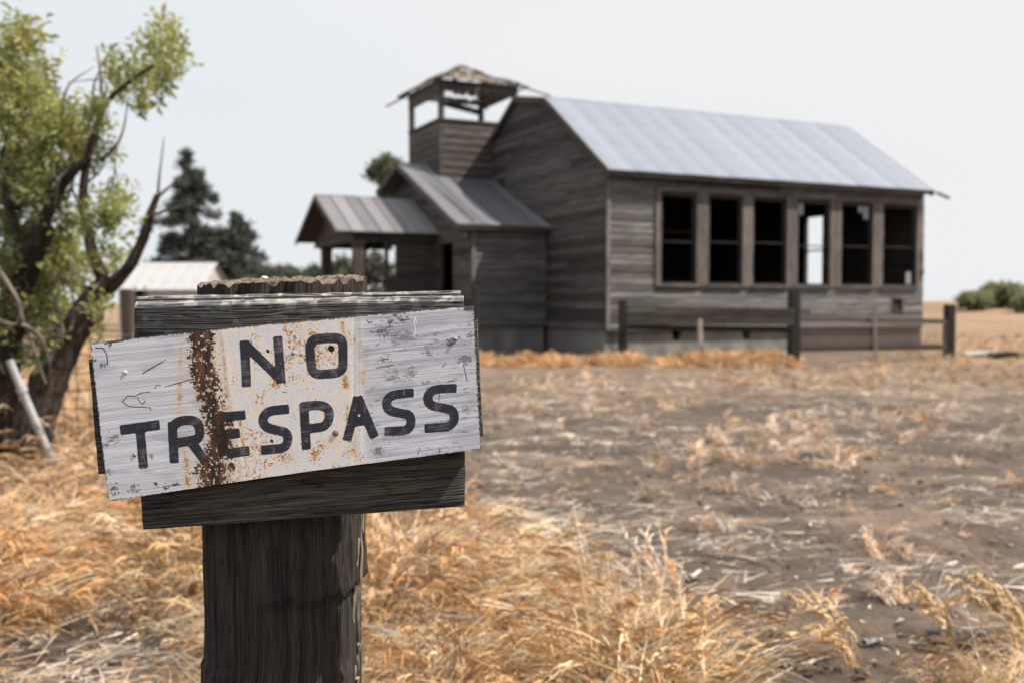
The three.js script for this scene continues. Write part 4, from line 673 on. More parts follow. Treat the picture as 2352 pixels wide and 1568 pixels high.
{ // ---- the leaning tree at the left
  const t = group('leaning_tree'), b = at(40, 1150, 7.0); t.position.set(b.x, groundH(b.x, b.z), b.z); tag(t, 'big leaning old tree with yellow green leaves and bare limbs at the left edge', 'tree');
  const D = (x, y, d) => at(x, y, d).sub(t.position), px = (r, d) => r * d / FPX;
  const trunk = part('trunk', limb([D(40, 1190, 7.0), D(62, 1050, 7.0), D(95, 920, 7.0), D(150, 790, 7.0), D(228, 672, 7.0)], px(66, 7), px(27, 7), 40, 501, 18, 0.3), barkMat, t);
  part('trunk', limb([D(-40, 1190, 7.3), D(-15, 980, 7.3), D(12, 780, 7.2), D(60, 620, 7.1), D(100, 520, 7.0)], px(58, 7.2), px(22, 7), 36, 503, 16, 0.3), barkMat, t);
  const Lb = (pts, r0, r1, seed, mat = barkMat) => part(mat === deadMat ? 'dead_branch' : 'limb', limb(pts.map(([x, y, d]) => D(x, y, d)), px(r0 * 0.82, 7), px(r1 * 0.8, 7), 26, seed, 9, 0.22), mat, t);
  Lb([[228, 676, 7], [236, 640, 7.0], [214, 585, 6.95], [196, 510, 6.9], [192, 430, 6.9], [204, 350, 6.9], [222, 285, 6.9], [250, 228, 6.9], [300, 185, 6.9], [352, 150, 6.9]], 21, 4, 511);
  Lb([[226, 678, 7], [262, 648, 6.95], [300, 606, 6.9], [330, 545, 6.9], [346, 490, 6.9], [362, 448, 6.9]], 24, 9, 513);
  Lb([[92, 560, 7], [108, 490, 6.9], [134, 436, 6.9], [170, 392, 6.85], [202, 368, 6.85]], 22, 10, 515);
  Lb([[60, 620, 7.1], [30, 520, 7.2], [15, 420, 7.3], [40, 320, 7.3], [30, 200, 7.3]], 20, 6, 517);
  Lb([[100, 540, 7], [150, 520, 7.1], [210, 500, 7.2], [270, 490, 7.2]], 9, 3, 519); Lb([[40, 480, 7.2], [80, 400, 7.4], [110, 310, 7.4], [150, 280, 7.4]], 12, 4, 521);
  Lb([[362, 452, 6.9], [366, 400, 6.9], [372, 350, 6.9], [376, 315, 6.9]], 5, 1.2, 523, deadMat); Lb([[358, 455, 6.9], [380, 436, 6.9], [404, 415, 6.85]], 6, 1.5, 525, deadMat); Lb([[345, 495, 6.9], [390, 482, 6.8], [450, 462, 6.75]], 6, 1.5, 527, deadMat); Lb([[334, 520, 6.9], [352, 508, 6.9], [380, 520, 6.9]], 5, 1.4, 528, deadMat);
  Lb([[234, 250, 6.9], [232, 190, 6.9], [226, 140, 6.9], [221, 106, 6.9]], 7, 2.2, 529, deadMat); Lb([[200, 420, 6.9], [232, 388, 6.9], [250, 330, 6.9]], 4, 1, 530, deadMat);
  Lb([[-20, 600, 6.3], [15, 650, 6.3], [40, 690, 6.3], [52, 735, 6.3], [72, 790, 6.35], [104, 880, 6.4]], 8, 3, 531, deadMat); Lb([[-20, 725, 6.3], [10, 742, 6.3], [38, 744, 6.3], [52, 700, 6.3]], 7, 3, 533, deadMat); Lb([[50, 745, 6.3], [90, 770, 6.3], [112, 830, 6.35], [118, 900, 6.4]], 6, 2, 535, deadMat);
  const R = RNG(541); for (let k = 0; k < 40; k++) { const x = R() * 240, y = (k < 22 ? 620 : 250) + R() * 260, d = 6.7 + R() * 0.9; Lb([[x, y, d], [x + (R() - 0.5) * 90, y - 40 - R() * 40, d], [x + (R() - 0.5) * 170, y - 60 - R() * 110, d + 0.1]], 3 + R() * 3, 0.8, 550 + k, R() < 0.5 ? deadMat : barkMat); }
  const cl = [[38, 112, 62, 0.7], [5, 180, 75, 0.5], [70, 185, 50, 0.7], [30, 262, 85, 0.7], [95, 235, 40, 0.7], [78, 330, 72, 0.75], [140, 296, 62, 0.85], [205, 290, 44, 0.8], [170, 350, 52, 0.5], [225, 372, 40, 0.45], [120, 385, 60, 0.35], [40, 420, 70, 0.35], [268, 232, 22, 0.7], [278, 180, 34, 0.45], [320, 188, 40, 0.6], [360, 205, 44, 0.7], [392, 178, 30, 0.8], [358, 135, 34, 0.65], [388, 105, 34, 0.85], [376, 82, 18, 0.9], [402, 130, 24, 0.8], [326, 268, 16, 0.5], [95, 450, 46, 0.4], [0, 480, 60, 0.3], [150, 520, 40, 0.55], [268, 468, 32, 0.8], [245, 505, 38, 0.7], [282, 500, 24, 0.8], [215, 530, 30, 0.6], [45, 545, 60, 0.25], [110, 600, 52, 0.8], [150, 620, 52, 0.9], [90, 660, 55, 0.75], [20, 640, 55, 0.2], [170, 680, 35, 0.7], [60, 740, 55, 0.4], [130, 740, 46, 0.7], [10, 780, 50, 0.2], [225, 730, 28, 0.7], [200, 610, 26, 0.5], [250, 590, 26, 0.5], [185, 780, 30, 0.45], [90, 815, 40, 0.25], [60, 560, 50, 0.35], [30, 690, 60, 0.3], [110, 690, 50, 0.75], [150, 575, 40, 0.7], [65, 640, 46, 0.6], [140, 790, 36, 0.5], [35, 840, 40, 0.2], [100, 470, 50, 0.4], [250, 540, 30, 0.7], [262, 640, 24, 0.6], [20, 400, 60, 0.45]];
  const pal = [rgb(0.09, 0.13, 0.03), rgb(0.37, 0.40, 0.12), rgb(0.44, 0.34, 0.11)];
  crown(t, cl.map(([x, y, r, mix]) => { const d = 6.6 + hash2(x, y, 5) * 1.1; return [at(x, y, d), px(r, d) * 0.97, mix]; }), sprig(9, 0.15, 0.06, 0.011, 561), 1700, pal, 563);
  put(t);
}
function conifer(x, yTop, yBase, depth, wpx, label, seed, mix) {
  const t = group('conifer_tree'), b = at(x, yBase, depth); t.position.set(b.x, groundH(b.x, b.z), b.z); tag(t, label, 'tree', null);
  const H = at(x, yTop, depth).y - t.position.y, W0 = wpx * depth / FPX / 2, R = RNG(seed);
  part('trunk', limb([new THREE.Vector3(0, -0.2, 0), new THREE.Vector3(0.1, H * 0.5, 0), new THREE.Vector3(0, H * 0.98, 0)], H * 0.022, 0.03, 16, seed, 8), barkMat, t);
  const br = [], list = [];
  for (let y = H * 0.1; y < H * 0.98; y += H * 0.026) {
    const lvl = y / H, n = 5; for (let k = 0; k < n; k++) {
      if (R() < 0.3 || vnoise(y * 1.1, k * 2 + R() * 0.6, seed) < 0.3) continue; const a = R() * 6.283, len = W0 * (lvl < 0.55 ? lerp(0.82, 1.0, lvl / 0.55) : lerp(1.0, 0.06, (lvl - 0.55) / 0.45)) * (0.4 + R() * 0.95);
      const tip = new THREE.Vector3(Math.cos(a) * len, y - len * (0.05 + R() * 0.25), Math.sin(a) * len); br.push(limb([new THREE.Vector3(0, y, 0), new THREE.Vector3(tip.x * 0.5, y + 0.06 * len, tip.z * 0.5), tip], 0.04, 0.012, 4, seed + k, 4));
      const m = Math.round(5 + len * 7); for (let i = 0; i < m; i++) { const q = 0.25 + 0.8 * Math.pow(R(), 0.7); list.push({ p: new THREE.Vector3(tip.x * q + (R() - 0.5) * 0.2, lerp(y, tip.y, q) + (R() - 0.5) * 0.2, tip.z * q + (R() - 0.5) * 0.2), r: [(R() - 0.5) * 1.6, R() * 6.283, (R() - 0.5) * 2.2], s: (0.7 + R() * 0.7) * (lvl > 0.8 ? 0.65 : 1), c: rgb(0.02, 0.034, 0.03).lerp(rgb(0.07, 0.088, 0.055), clamp(mix + (R() - 0.5) * 0.8)) }); }
    }
  }
  part('branches', merge(br), barkMat, t).userData.kind = 'stuff';
  t.add(instances('crown', coniferSpray, leafMat, list)); put(t);
}
const coniferSpray = sprig(16, 0.5, 0.34, 0.035, 571, 0.3);
conifer(436, 342, 720, 58, 158, 'tall dark conifer behind the white shed roof', 581, 0.25);
conifer(546, 492, 720, 56, 132, 'shorter dark conifer right of the tallest one', 583, 0.45);
function bush(x, yTop, yBase, depth, wpx, label, seed, pal, group_ = null, density = 300) {
  const t = group('bush'), b = at(x, Math.max(yBase, 700), depth); t.position.set(b.x, groundH(b.x, b.z), b.z); tag(t, label, 'bush', group_);
  const top = at(x, yTop, depth).y, H = top - t.position.y, Wd = wpx * depth / FPX / 2, R = RNG(seed), cl = [];
  part('stems', merge(Array.from({ length: 5 }, (_, k) => limb([new THREE.Vector3(0, -0.1, 0), new THREE.Vector3((R() - 0.5) * Wd * 0.6, H * 0.4, (R() - 0.5) * Wd * 0.6), new THREE.Vector3((R() - 0.5) * Wd * 1.4, H * (0.6 + R() * 0.3), (R() - 0.5) * Wd)], 0.05, 0.01, 6, seed + k, 5))), barkMat, t);
  for (let k = 0; k < 20; k++) { const r = Math.min(Wd, H) * (0.25 + R() * 0.25), a = R() * 6.283, q = Math.sqrt(R()); cl.push([new THREE.Vector3(t.position.x + Math.cos(a) * q * (Wd - r * 0.6), t.position.y + lerp(r * 0.7, H - r * 0.8, (k % 3 ? R() : 0.85 + 0.15 * R()) * (1 - q * 0.25)), t.position.z + Math.sin(a) * q * Wd * 0.7), r, 0.3 + R() * 0.5]); }
  crown(t, cl, bushSprig, density, pal, seed + 9); put(t);
}
const bushSprig = sprig(12, 0.3, 0.17, 0.045, 591);
const dk = [rgb(0.022, 0.03, 0.02), rgb(0.06, 0.072, 0.04), rgb(0.08, 0.08, 0.05)], gr = [rgb(0.09, 0.12, 0.05), rgb(0.26, 0.29, 0.12), rgb(0.3, 0.26, 0.15)], br_ = [rgb(0.16, 0.12, 0.085), rgb(0.3, 0.23, 0.16), rgb(0.2, 0.2, 0.1)];
bush(625, 606, 720, 52, 110, 'low dark bush between the conifers and the porch', 601, dk);
bush(596, 612, 720, 54, 90, 'low dark bush at the foot of the shorter conifer', 602, dk);
bush(662, 614, 720, 53, 100, 'dark low hedge shrub left of the porch eave', 604, dk);
bush(700, 600, 720, 46, 110, 'dark shrub seen under the left eave of the porch', 603, dk);
bush(790, 596, 720, 44, 90, 'dark shrub seen between the two porch posts', 605, dk);
bush(860, 580, 720, 43, 80, 'dark shrub behind the porch just right of its front post', 607, dk);
bush(2300, 655, 706, 72, 100, 'green bush on the low rise at the right edge', 611, gr, null, 300);
bush(2238, 677, 706, 70, 70, 'small light green bush on the rise beside the schoolhouse corner', 613, gr, null, 300);
bush(2345, 668, 706, 78, 60, 'brown dry bush behind the green bushes on the right rise', 615, br_, null, 300);
bush(2372, 682, 715, 66, 90, 'low green bush cut by the right edge of the picture', 617, gr, null, 300);
{ // broad tree standing behind the vestibule
  const t = group('leafy_tree'), b = at(930, 715, 46); t.position.set(b.x, groundH(b.x, b.z), b.z); tag(t, 'dark green tree peeping out behind the ridge of the vestibule roof', 'tree');
  const Hh = at(930, 400, 46).y; part('trunk', limb([new THREE.Vector3(0, -0.2, 0), new THREE.Vector3(0.1, Hh * 0.5, 0), new THREE.Vector3(-0.2, Hh * 0.9, 0)], 0.25, 0.06, 14, 621, 10), barkMat, t);
  for (const [x, y] of [[860, 405], [885, 395], [900, 450]]) part('limb', limb([new THREE.Vector3(0, Hh * 0.6, 0), at(915, 470, 46).sub(t.position), at(x, y, 46).sub(t.position)], 0.08, 0.02, 8, x, 6), barkMat, t);
  crown(t, [[862, 403, 22], [885, 392, 26], [905, 385, 22], [900, 420, 34], [918, 450, 46], [890, 462, 24], [940, 470, 50], [935, 500, 50]].map(([x, y, r]) => [at(x, y, 46 + hash2(x, y, 3) * 1.5), r * 46 / FPX, 0.4]), bushSprig, 330, [rgb(0.03, 0.05, 0.014), rgb(0.11, 0.14, 0.035), rgb(0.12, 0.12, 0.04)], 623); put(t);
}
{ // white shed and the reddish one beside it
  const s = group('shed'), d = 44, b = at(370, 760, d); s.position.set(b.x, 0, b.z); tag(s, 'small white shed with a pale metal roof between the leaning tree and the conifer', 'shed');
  const q = (x, y, dd = d) => at(x, y, dd).sub(s.position), wl = new THREE.MeshStandardMaterial({ color: rgb(0.36, 0.355, 0.365), roughness: 0.85 }), rf = metal(0.46, 0.48, 0.51, 0.5, 0.15);
  const x0 = q(262, 0).x, x1 = q(447, 0).x, eh = q(0, 660).y, rh = q(0, 603, d + 2.2).y, z0 = 0, z1 = -4.4;
  for (let k = 0; k < 9; k++) { const w = (x1 - x0) / 9; if (k === 2) continue; part('board', bx(w - 0.02, eh + 0.1, 0.05, 'y').translate(x0 + w * (k + 0.5), eh / 2 - 0.05, z0 + (k % 2) * 0.01), wl, s); }
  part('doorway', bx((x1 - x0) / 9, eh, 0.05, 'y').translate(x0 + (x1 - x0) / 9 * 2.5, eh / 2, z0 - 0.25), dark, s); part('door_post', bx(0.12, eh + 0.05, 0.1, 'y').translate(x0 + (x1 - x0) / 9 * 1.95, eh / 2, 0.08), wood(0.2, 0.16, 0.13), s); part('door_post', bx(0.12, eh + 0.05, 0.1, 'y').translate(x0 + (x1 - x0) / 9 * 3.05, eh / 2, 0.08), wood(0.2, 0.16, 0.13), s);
  const sh = new THREE.Shape(); sh.moveTo(0, 0); sh.lineTo(-z1, 0); sh.lineTo(-z1, eh); sh.lineTo(-z1 / 2, rh - 0.05); sh.lineTo(0, eh); sh.closePath();
  for (const x of [x0, x1]) part('end_wall', new THREE.ExtrudeGeometry(sh, { depth: 0.06, bevelEnabled: false }).rotateY(Math.PI / 2).translate(x - 0.03, 0, -0.03), wl, s); part('rear_wall', bx(x1 - x0, eh, 0.05).translate((x0 + x1) / 2, eh / 2, z1), wl, s);
  const len = Math.hypot(z1 / 2 - 0.25, rh - eh + 0.12), ang = Math.atan2(rh - eh + 0.12, -z1 / 2 + 0.25), pg = sheet((x1 - x0 + 0.4) / 6 + 0.02, len, 0.1, 0.012);
  for (const sd of [1, -1]) for (let k = 0; k < 6; k++) { const m = part('roof_panel', pg, rf, s); m.position.set(x0 - 0.2 + (x1 - x0 + 0.4) / 6 * (k + 0.5), (rh + eh - 0.12) / 2, z1 / 2 + sd * (-z1 / 4 + 0.12)); m.rotation.x = sd * ang; }
  put(s);
  const r = group('shed'), c = at(490, 750, 50); r.position.set(c.x, 0, c.z); tag(r, 'faded red shed just visible right of the white one, above the sign post', 'shed');
  const m = new THREE.MeshStandardMaterial({ color: rgb(0.32, 0.12, 0.13), roughness: 0.9 }), hh = at(490, 656, 50).y;
  for (let k = 0; k < 6; k++) part('board', bx(0.3, hh, 0.06, 'y').translate(-0.8 + k * 0.31, hh / 2, (k % 2) * 0.01), m, r); part('roof', bx(2.1, 0.08, 1.8).rotateX(0.15).translate(0, hh + 0.1, -0.7), metal(0.3, 0.25, 0.25), r); part('end_wall', bx(0.06, hh, 1.5).translate(0.97, hh / 2, -0.75), m, r); part('end_wall', bx(0.06, hh, 1.5).translate(-0.97, hh / 2, -0.75), m, r); part('rear_wall', bx(1.9, hh, 0.06).translate(0, hh / 2, -1.5), m, r); put(r);
}
{ // galvanised pipe and stock wire by the tree, and an older post further back
  const a = at(20, 826, 6.5), b = at(158, 1150, 6.62); const g = merge([new THREE.TubeGeometry(new THREE.LineCurve3(a, b), 2, 9.2 * 6.5 / FPX, 14), new THREE.TubeGeometry(new THREE.LineCurve3(a.clone().lerp(b, 0.19), a.clone().lerp(b, 0.225)), 1, 12.5 * 6.5 / FPX, 14)]);
  const m = part('brace_pipe', g, new THREE.MeshStandardMaterial({ color: rgb(0.5, 0.53, 0.56), map: metalTex, roughness: 0.5, metalness: 0.35 })); put(tag(m, 'pale galvanised pipe brace leaning against the dark tree trunk', 'pipe'));
  const f = group('stock_fence'), ws = [], dd = (x) => lerp(7.4, 8.6, (x - 60) / 400), ys = [772, 812, 852, 893, 934, 975, 1016, 1058, 1098];
  ys.forEach((y, k) => { const p = []; for (let x = 84; x <= 470; x += 32) p.push(at(x, lerp(y + 8, y - 14, (x - 84) / 386) + (hash2(x, k, 9) - 0.5) * 5, dd(x))); ws.push(wire(p, 0.0065, 5)); });
  for (let x = 84; x <= 470; x += 31) { const p = ys.map((y, k) => at(x + (hash2(x, k, 8) - 0.5) * 5 + (k - 4) * 0.6, lerp(y + 8, y - 14, (x - 84) / 386), dd(x))); ws.push(wire(p, 0.005, 5)); }
  const wm = part('wire_mesh', merge(ws), new THREE.MeshStandardMaterial({ color: rgb(0.07, 0.05, 0.04), roughness: 0.8, metalness: 0.1 }), f); wm.userData.kind = 'stuff';
  const pb = at(470, 1100, 8.6), pm = part('post', roughPost(0.09, 1.25, 9), creosote[2], f); pm.position.set(pb.x, groundH(pb.x, pb.z), pb.z);
  put(tag(f, 'rusty square mesh stock fence running from the tree behind the sign', 'fence'));
  const ob = at(293, 780, 19), om = part('fence_post', roughPost(0.2, at(293, 664, 19).y + 0.1, 12), tints(0.1, 0.075, 0.062, 1, 0, 3)[0]); om.position.set(ob.x, groundH(ob.x, ob.z), ob.z); put(tag(om, 'old brown fence post left of the sign below the white shed', 'fence post'));
}

// ============================================================ dry grass, weeds, litter
function blades(list) {   // list of { base, dir, len, w, bend, col, segs }
  const pos = [], col = [], idx = [];
  for (const { base, dir, len, w, bend, c, segs = 3 } of list) {
    const p = base.clone(), d = dir.clone().normalize(), start = pos.length / 3;
    const side = d.clone().cross(new THREE.Vector3(0.37, 0.11, 0.92)).normalize(); if (!(side.lengthSq() > 0)) side.set(1, 0, 0);
    for (let i = 0; i <= segs; i++) {
      const t = i / segs, ww = w * (1 - t * 0.8) * 0.5; pos.push(p.x - side.x * ww, p.y - side.y * ww, p.z - side.z * ww, p.x + side.x * ww, p.y + side.y * ww, p.z + side.z * ww); const k = 1; col.push(c[0] * k, c[1] * k, c[2] * k, c[0] * k, c[1] * k, c[2] * k);
      p.addScaledVector(d, len / segs); d.addScaledVector(bend, 1 / segs).normalize();
    }
    for (let i = 0; i < segs; i++) { const a = start + i * 2; idx.push(a, a + 1, a + 2, a + 1, a + 3, a + 2); }
  }
  const g = new THREE.BufferGeometry(); g.setAttribute('position', new THREE.Float32BufferAttribute(pos, 3)); g.setAttribute('color', new THREE.Float32BufferAttribute(col, 3)); g.setIndex(idx); g.computeVertexNormals(); return g;
}
const V = (x, y, z) => new THREE.Vector3(x, y, z);
const strawC = (R) => { const t = R(); return t < 0.42 ? [0.53, 0.375, 0.21] : t < 0.66 ? [0.44, 0.265, 0.12] : t < 0.92 ? [0.64, 0.55, 0.42] : [0.31, 0.22, 0.14]; };
function grassClump(seed, n, lo, hi, spread, lean, heads) {
  const R = RNG(seed), L_ = [], wind = R() * 6.283;
  for (let i = 0; i < n; i++) {
    const a = R() * 6.283, q = Math.sqrt(R()) * spread, base = V(Math.cos(a) * q, -0.01, Math.sin(a) * q), az = wind + (R() - 0.5) * 4.4, ln = lean * (0.3 + R() * 0.9), dir = V(Math.cos(az) * ln, 1, Math.sin(az) * ln), len = lo + R() * (hi - lo), c = strawC(R), bend = V(Math.cos(az) * 0.9, -0.4 - R() * 1.4 * lean, Math.sin(az) * 0.9).multiplyScalar(0.5 + R() * 0.6);
    L_.push({ base, dir, len, w: 0.0044 + R() * 0.0046, bend, c, segs: 4 });
    if (R() < heads) {   // drooping seed head
      const p = base.clone(), d = dir.clone().normalize(); for (let k = 0; k < 4; k++) { p.addScaledVector(d, len / 4); d.addScaledVector(bend, 0.25).normalize(); }
      for (let k = 0; k < 7; k++) { const a2 = R() * 6.283; L_.push({ base: p.clone().addScaledVector(d, -R() * 0.06), dir: V(Math.cos(a2) * 0.6 + d.x, d.y * 0.3 + 0.1, Math.sin(a2) * 0.6 + d.z), len: 0.03 + R() * 0.04, w: 0.004 + R() * 0.003, bend: V(0, -1.6, 0), c: [c[0] * 0.95, c[1] * 0.85, c[2] * 0.75], segs: 3 }); }
    }
  }
  return blades(L_);
}
const grassMat = new THREE.MeshPhysicalMaterial({ color: 0xffffff, vertexColors: true, roughness: 0.85, transmission: 0.12, thickness: 0, side: THREE.DoubleSide });
const jit = (R, a, b) => a + R() * (b - a);
{
  const tall = [grassClump(701, 70, 0.16, 0.36, 0.12, 0.8, 0.35), grassClump(702, 64, 0.14, 0.42, 0.13, 1.3, 0.3), grassClump(703, 60, 0.2, 0.46, 0.1, 0.9, 0.5)], lodged = [grassClump(704, 50, 0.2, 0.5, 0.16, 4, 0.1), grassClump(705, 46, 0.16, 0.4, 0.18, 6, 0.05)];
  const short_ = [grassClump(706, 34, 0.05, 0.13, 0.05, 0.7, 0.1), grassClump(707, 26, 0.04, 0.1, 0.07, 1.2, 0), grassClump(708, 40, 0.06, 0.17, 0.06, 0.5, 0.25)];
  const R = RNG(711), A = tall.map(() => []), B = lodged.map(() => []), C = short_.map(() => []);
  const tint = (lo, hi, grey = 0) => { const k = jit(R, lo, hi), w = (R() - 0.5) * 0.16; return rgb(k * (1 + w), k * (1 + grey * 0.1), k * (1 - w + grey * 0.45)); };
  const ok = (x, z) => Math.abs(x + 0.335) > 0.13 || Math.abs(z - 1.46) > 0.3;
  for (let i = 0; i < 7600; i++) { // dense dry grass near the camera
    const z = 2.9 + 8.4 * Math.pow(R(), 1.25), x = jit(R, -0.62 * z - 0.3, Math.min(0.62 * z + 0.3, 3.2)), d = inDense(x, z); if (R() > d * 1.05 * smooth(0.28, 0.46, fbm(x * 2.4 + 7, z * 2.4, 3, 723)) || !ok(x, z)) continue;
    const n = fbm(x * 1.7, z * 1.7, 3, 721), mound = smooth(0.34, 0.68, fbm(x * 2.1 + 40, z * 2.1, 2, 725)); if (R() > 0.35 + mound) continue; const p = V(x, groundH(x, -z) - 0.01, -z), s = jit(R, 0.45, 0.9) * (0.5 + 0.7 * smooth(0.15, 0.8, d)) * (0.55 + 1.0 * mound) * (x < -0.3 ? 1.15 : 0.95);
    const k = Math.floor(R() * 3), c = tint(0.75, 1.25, n < 0.42 ? 0.5 : 0); if (R() < (x < -0.4 ? 0.25 : 0.5)) B[k % 2].push({ p, r: [0, R() * 6.283, 0], s: s * 1.05, c }); else A[k].push({ p, r: [(R() - 0.5) * 0.5, R() * 6.283, (R() - 0.5) * 0.5], s, c });
  }
  for (let i = 0; i < 2500; i++) { // scattered tufts and stubble in the yard
    const z = 4 + 14 * Math.pow(R(), 1.1), x = jit(R, -0.3 * z, 0.62 * z + 0.4), n = fbm(x * 0.9 + 5, z * 0.9, 3, 731), m = fbm(x * 2.6, z * 2.6, 2, 733); if (R() > smooth(0.46, 0.66, n * 0.6 + m * 0.4) * 0.95 + 0.04 || inDense(x, z) > 0.6) continue; if (x < -1.3 && z > 6) continue;
    C[Math.floor(R() * 3)].push({ p: V(x, groundH(x, -z), -z), r: [(R() - 0.5) * 0.8, R() * 6.283, (R() - 0.5) * 0.8], s: jit(R, 0.5, 1.25) * (z > 11 ? 0.8 : 1) * (R() < 0.12 ? 1.6 : 1), c: R() < 0.8 ? tint(1.05, 1.35, 0.9) : tint(0.8, 1.1, 0.2) });
  }
  for (let i = 0; i < 2600; i++) { // dry field at the left, behind the wire
    const z = jit(R, 6.5, 26), x = jit(R, -0.62 * z, -1.0 - (z - 6) * 0.06); if (x < -20) continue; C[Math.floor(R() * 3)].push({ p: V(x, groundH(x, -z), -z), r: [(R() - 0.5) * 0.6, R() * 6.283, (R() - 0.5) * 0.6], s: jit(R, 0.9, 2.0), c: tint(0.9, 1.3, 0.1) });
  }
  for (let i = 0; i < 1500; i++) { // orange grass along the foot of the fence and the wall
    const t = R(), D_ = jit(R, 1080, 1830), z = jit(R, 19.9, 23.0), b = at(D_, 820, z); const n = fbm(D_ * 0.012, z * 0.5, 3, 741); if (R() > smooth(0.35, 0.55, n) * smooth(1845, 1780, D_ + (z - 22) * 30)) continue; const k = jit(R, 0.8, 1.25); C[Math.floor(R() * 3)].push({ p: V(b.x, groundH(b.x, -z), -z), r: [(R() - 0.5) * 0.7, R() * 6.283, (R() - 0.5) * 0.7], s: jit(R, 0.8, 2.2) * (0.4 + n), c: rgb(k * 1.0, k * 0.88, k * 0.74) });
  }
  for (let i = 0; i < 1400; i++) { // stubble in the far yard and beyond the fence at the right
    const z = jit(R, 15, 40), x = jit(R, 0.2 * z, 0.62 * z); if (z > 21 && x < 9.3 + (z - 22) * 0.1) continue; C[Math.floor(R() * 3)].push({ p: V(x, groundH(x, -z), -z), r: [(R() - 0.5) * 0.7, R() * 6.283, (R() - 0.5) * 0.7], s: jit(R, 0.6, 1.6), c: tint(0.8, 1.2, 0.3) });
  }
  const add = (name, geos, lists, label) => { geos.forEach((g, k) => { if (lists[k].length) put(tag(instances(name, g, grassMat, lists[k]), label[k], 'dry grass', null, 'stuff')); }); };
  add('dry_grass', tall, A, ['upright golden dry grass in the foreground', 'leaning golden dry grass in the foreground', 'taller golden dry grass with seed heads in the foreground']);
  add('matted_grass', lodged, B, ['flattened matted straw between the standing grass', 'paler straw lying flat over the soil']);
  add('grass_tuft', short_, C, ['short dry tufts scattered over the yard and along the fence foot', 'low worn stubble scattered over the yard', 'pale bristly tufts scattered over the yard']);
  // loose straw, clods and pale chips
  const straw = (seed) => { const Q = RNG(seed), l = []; for (let i = 0; i < 9; i++) { const a = Q() * 6.283; l.push({ base: V((Q() - 0.5) * 0.3, 0.006 + Q() * 0.02, (Q() - 0.5) * 0.3), dir: V(Math.cos(a), (Q() - 0.5) * 0.25, Math.sin(a)), len: 0.04 + Q() * 0.16, w: 0.004 + Q() * 0.005, bend: V((Q() - 0.5) * 0.7, 0, (Q() - 0.5) * 0.7), c: Q() < 0.6 ? [0.62, 0.53, 0.41] : [0.46, 0.36, 0.24], segs: 2 }); } return blades(l); };
  const S = [[], []]; for (let i = 0; i < 3600; i++) { const z = 3.3 + 13 * Math.pow(R(), 1.2), x = jit(R, -0.5 * z, 0.62 * z + 0.3), n = fbm(x * 1.3, z * 1.3, 3, 751); if (R() > smooth(0.4, 0.62, n) * 0.9 + 0.06) continue; S[i % 2].push({ p: V(x, groundH(x, -z) + 0.004, -z), r: [0, R() * 6.283, 0], s: jit(R, 0.6, 1.3), c: tint(0.85, 1.25, 0.45) }); }
  add('loose_straw', [straw(761), straw(762)], S, ['loose pale straw bits strewn over the soil', 'broken straw stalks strewn over the soil']);
  const clod = new THREE.IcosahedronGeometry(1, 1); { const p = clod.attributes.position; for (let i = 0; i < p.count; i++) { const k = 0.75 + 0.5 * vnoise(p.getX(i) * 2 + 9, p.getY(i) * 2 + p.getZ(i) * 3 + 9, 771); p.setXYZ(i, p.getX(i) * k, p.getY(i) * k * 0.65, p.getZ(i) * k); } clod.computeVertexNormals(); }
  const K = [], H = []; for (let i = 0; i < 4200; i++) { const z = 3.2 + 11 * Math.pow(R(), 1.4), x = jit(R, -0.5 * z, 0.62 * z + 0.3), n = fbm(x * 1.5, z * 1.5, 3, 773); if (R() > smooth(0.4, 0.65, n) + 0.12) continue; const s = 0.005 + 0.018 * Math.pow(R(), 3); K.push({ p: V(x, groundH(x, -z) + s * 0.2, -z), r: [R() * 3, R() * 6, R() * 3], s, c: rgb(0.075, 0.057, 0.046).multiplyScalar(jit(R, 0.7, 1.25)) }); }
  put(tag(instances('dirt_clod', clod, new THREE.MeshStandardMaterial({ roughness: 1 }), K), 'small brown clods of earth over the bare yard', 'soil', null, 'stuff'));
  const chip = new THREE.BoxGeometry(1, 0.18, 0.4, 2, 1, 1); for (let i = 0; i < 900; i++) { const z = 3.5 + 10 * Math.pow(R(), 1.1), x = jit(R, -0.15 * z, 0.62 * z + 0.3); if (inDense(x, z) > 0.7) continue; H.push({ p: V(x, groundH(x, -z) + 0.008, -z), r: [(R() - 0.5) * 0.5, R() * 6, (R() - 0.5) * 0.5], s: [jit(R, 0.01, 0.05), jit(R, 0.01, 0.03), jit(R, 0.012, 0.035)], c: rgb(0.5, 0.44, 0.38).multiplyScalar(jit(R, 0.6, 1.15)) }); }
  put(tag(instances('wood_chip', chip, new THREE.MeshStandardMaterial({ roughness: 0.9 }), H), 'pale chips of wood and husk lying on the soil', 'wood chips', null, 'stuff'));
  const stalk = blades(Array.from({ length: 3 }, (_, k) => ({ base: V(0, 0.02 + k * 0.02, k * 0.03), dir: V(1, 0.12 - k * 0.05, 0.1 * k), len: 0.62 - k * 0.12, w: 0.008, bend: V(0, -0.25, 0.2 * (k - 1)), c: [0.62, 0.52, 0.37], segs: 6 }))), T = [];
  for (let i = 0; i < 420; i++) { const z = jit(R, 3, 5.8), x = jit(R, -0.55 * z, 0.6 * z); if (inDense(x, z) < 0.35 || x > 0.7) continue; T.push({ p: V(x, groundH(x, -z) + jit(R, 0.02, 0.16), -z), r: [(R() - 0.5) * 0.6, R() * 6.283, (R() - 0.5) * 0.7], s: jit(R, 0.5, 1.1), c: tint(0.95, 1.35, 0.2) }); }
  put(tag(instances('straw_stalk', stalk, grassMat, T), 'long bent straw stalks lying across the foreground grass', 'straw', null, 'stuff'));
}
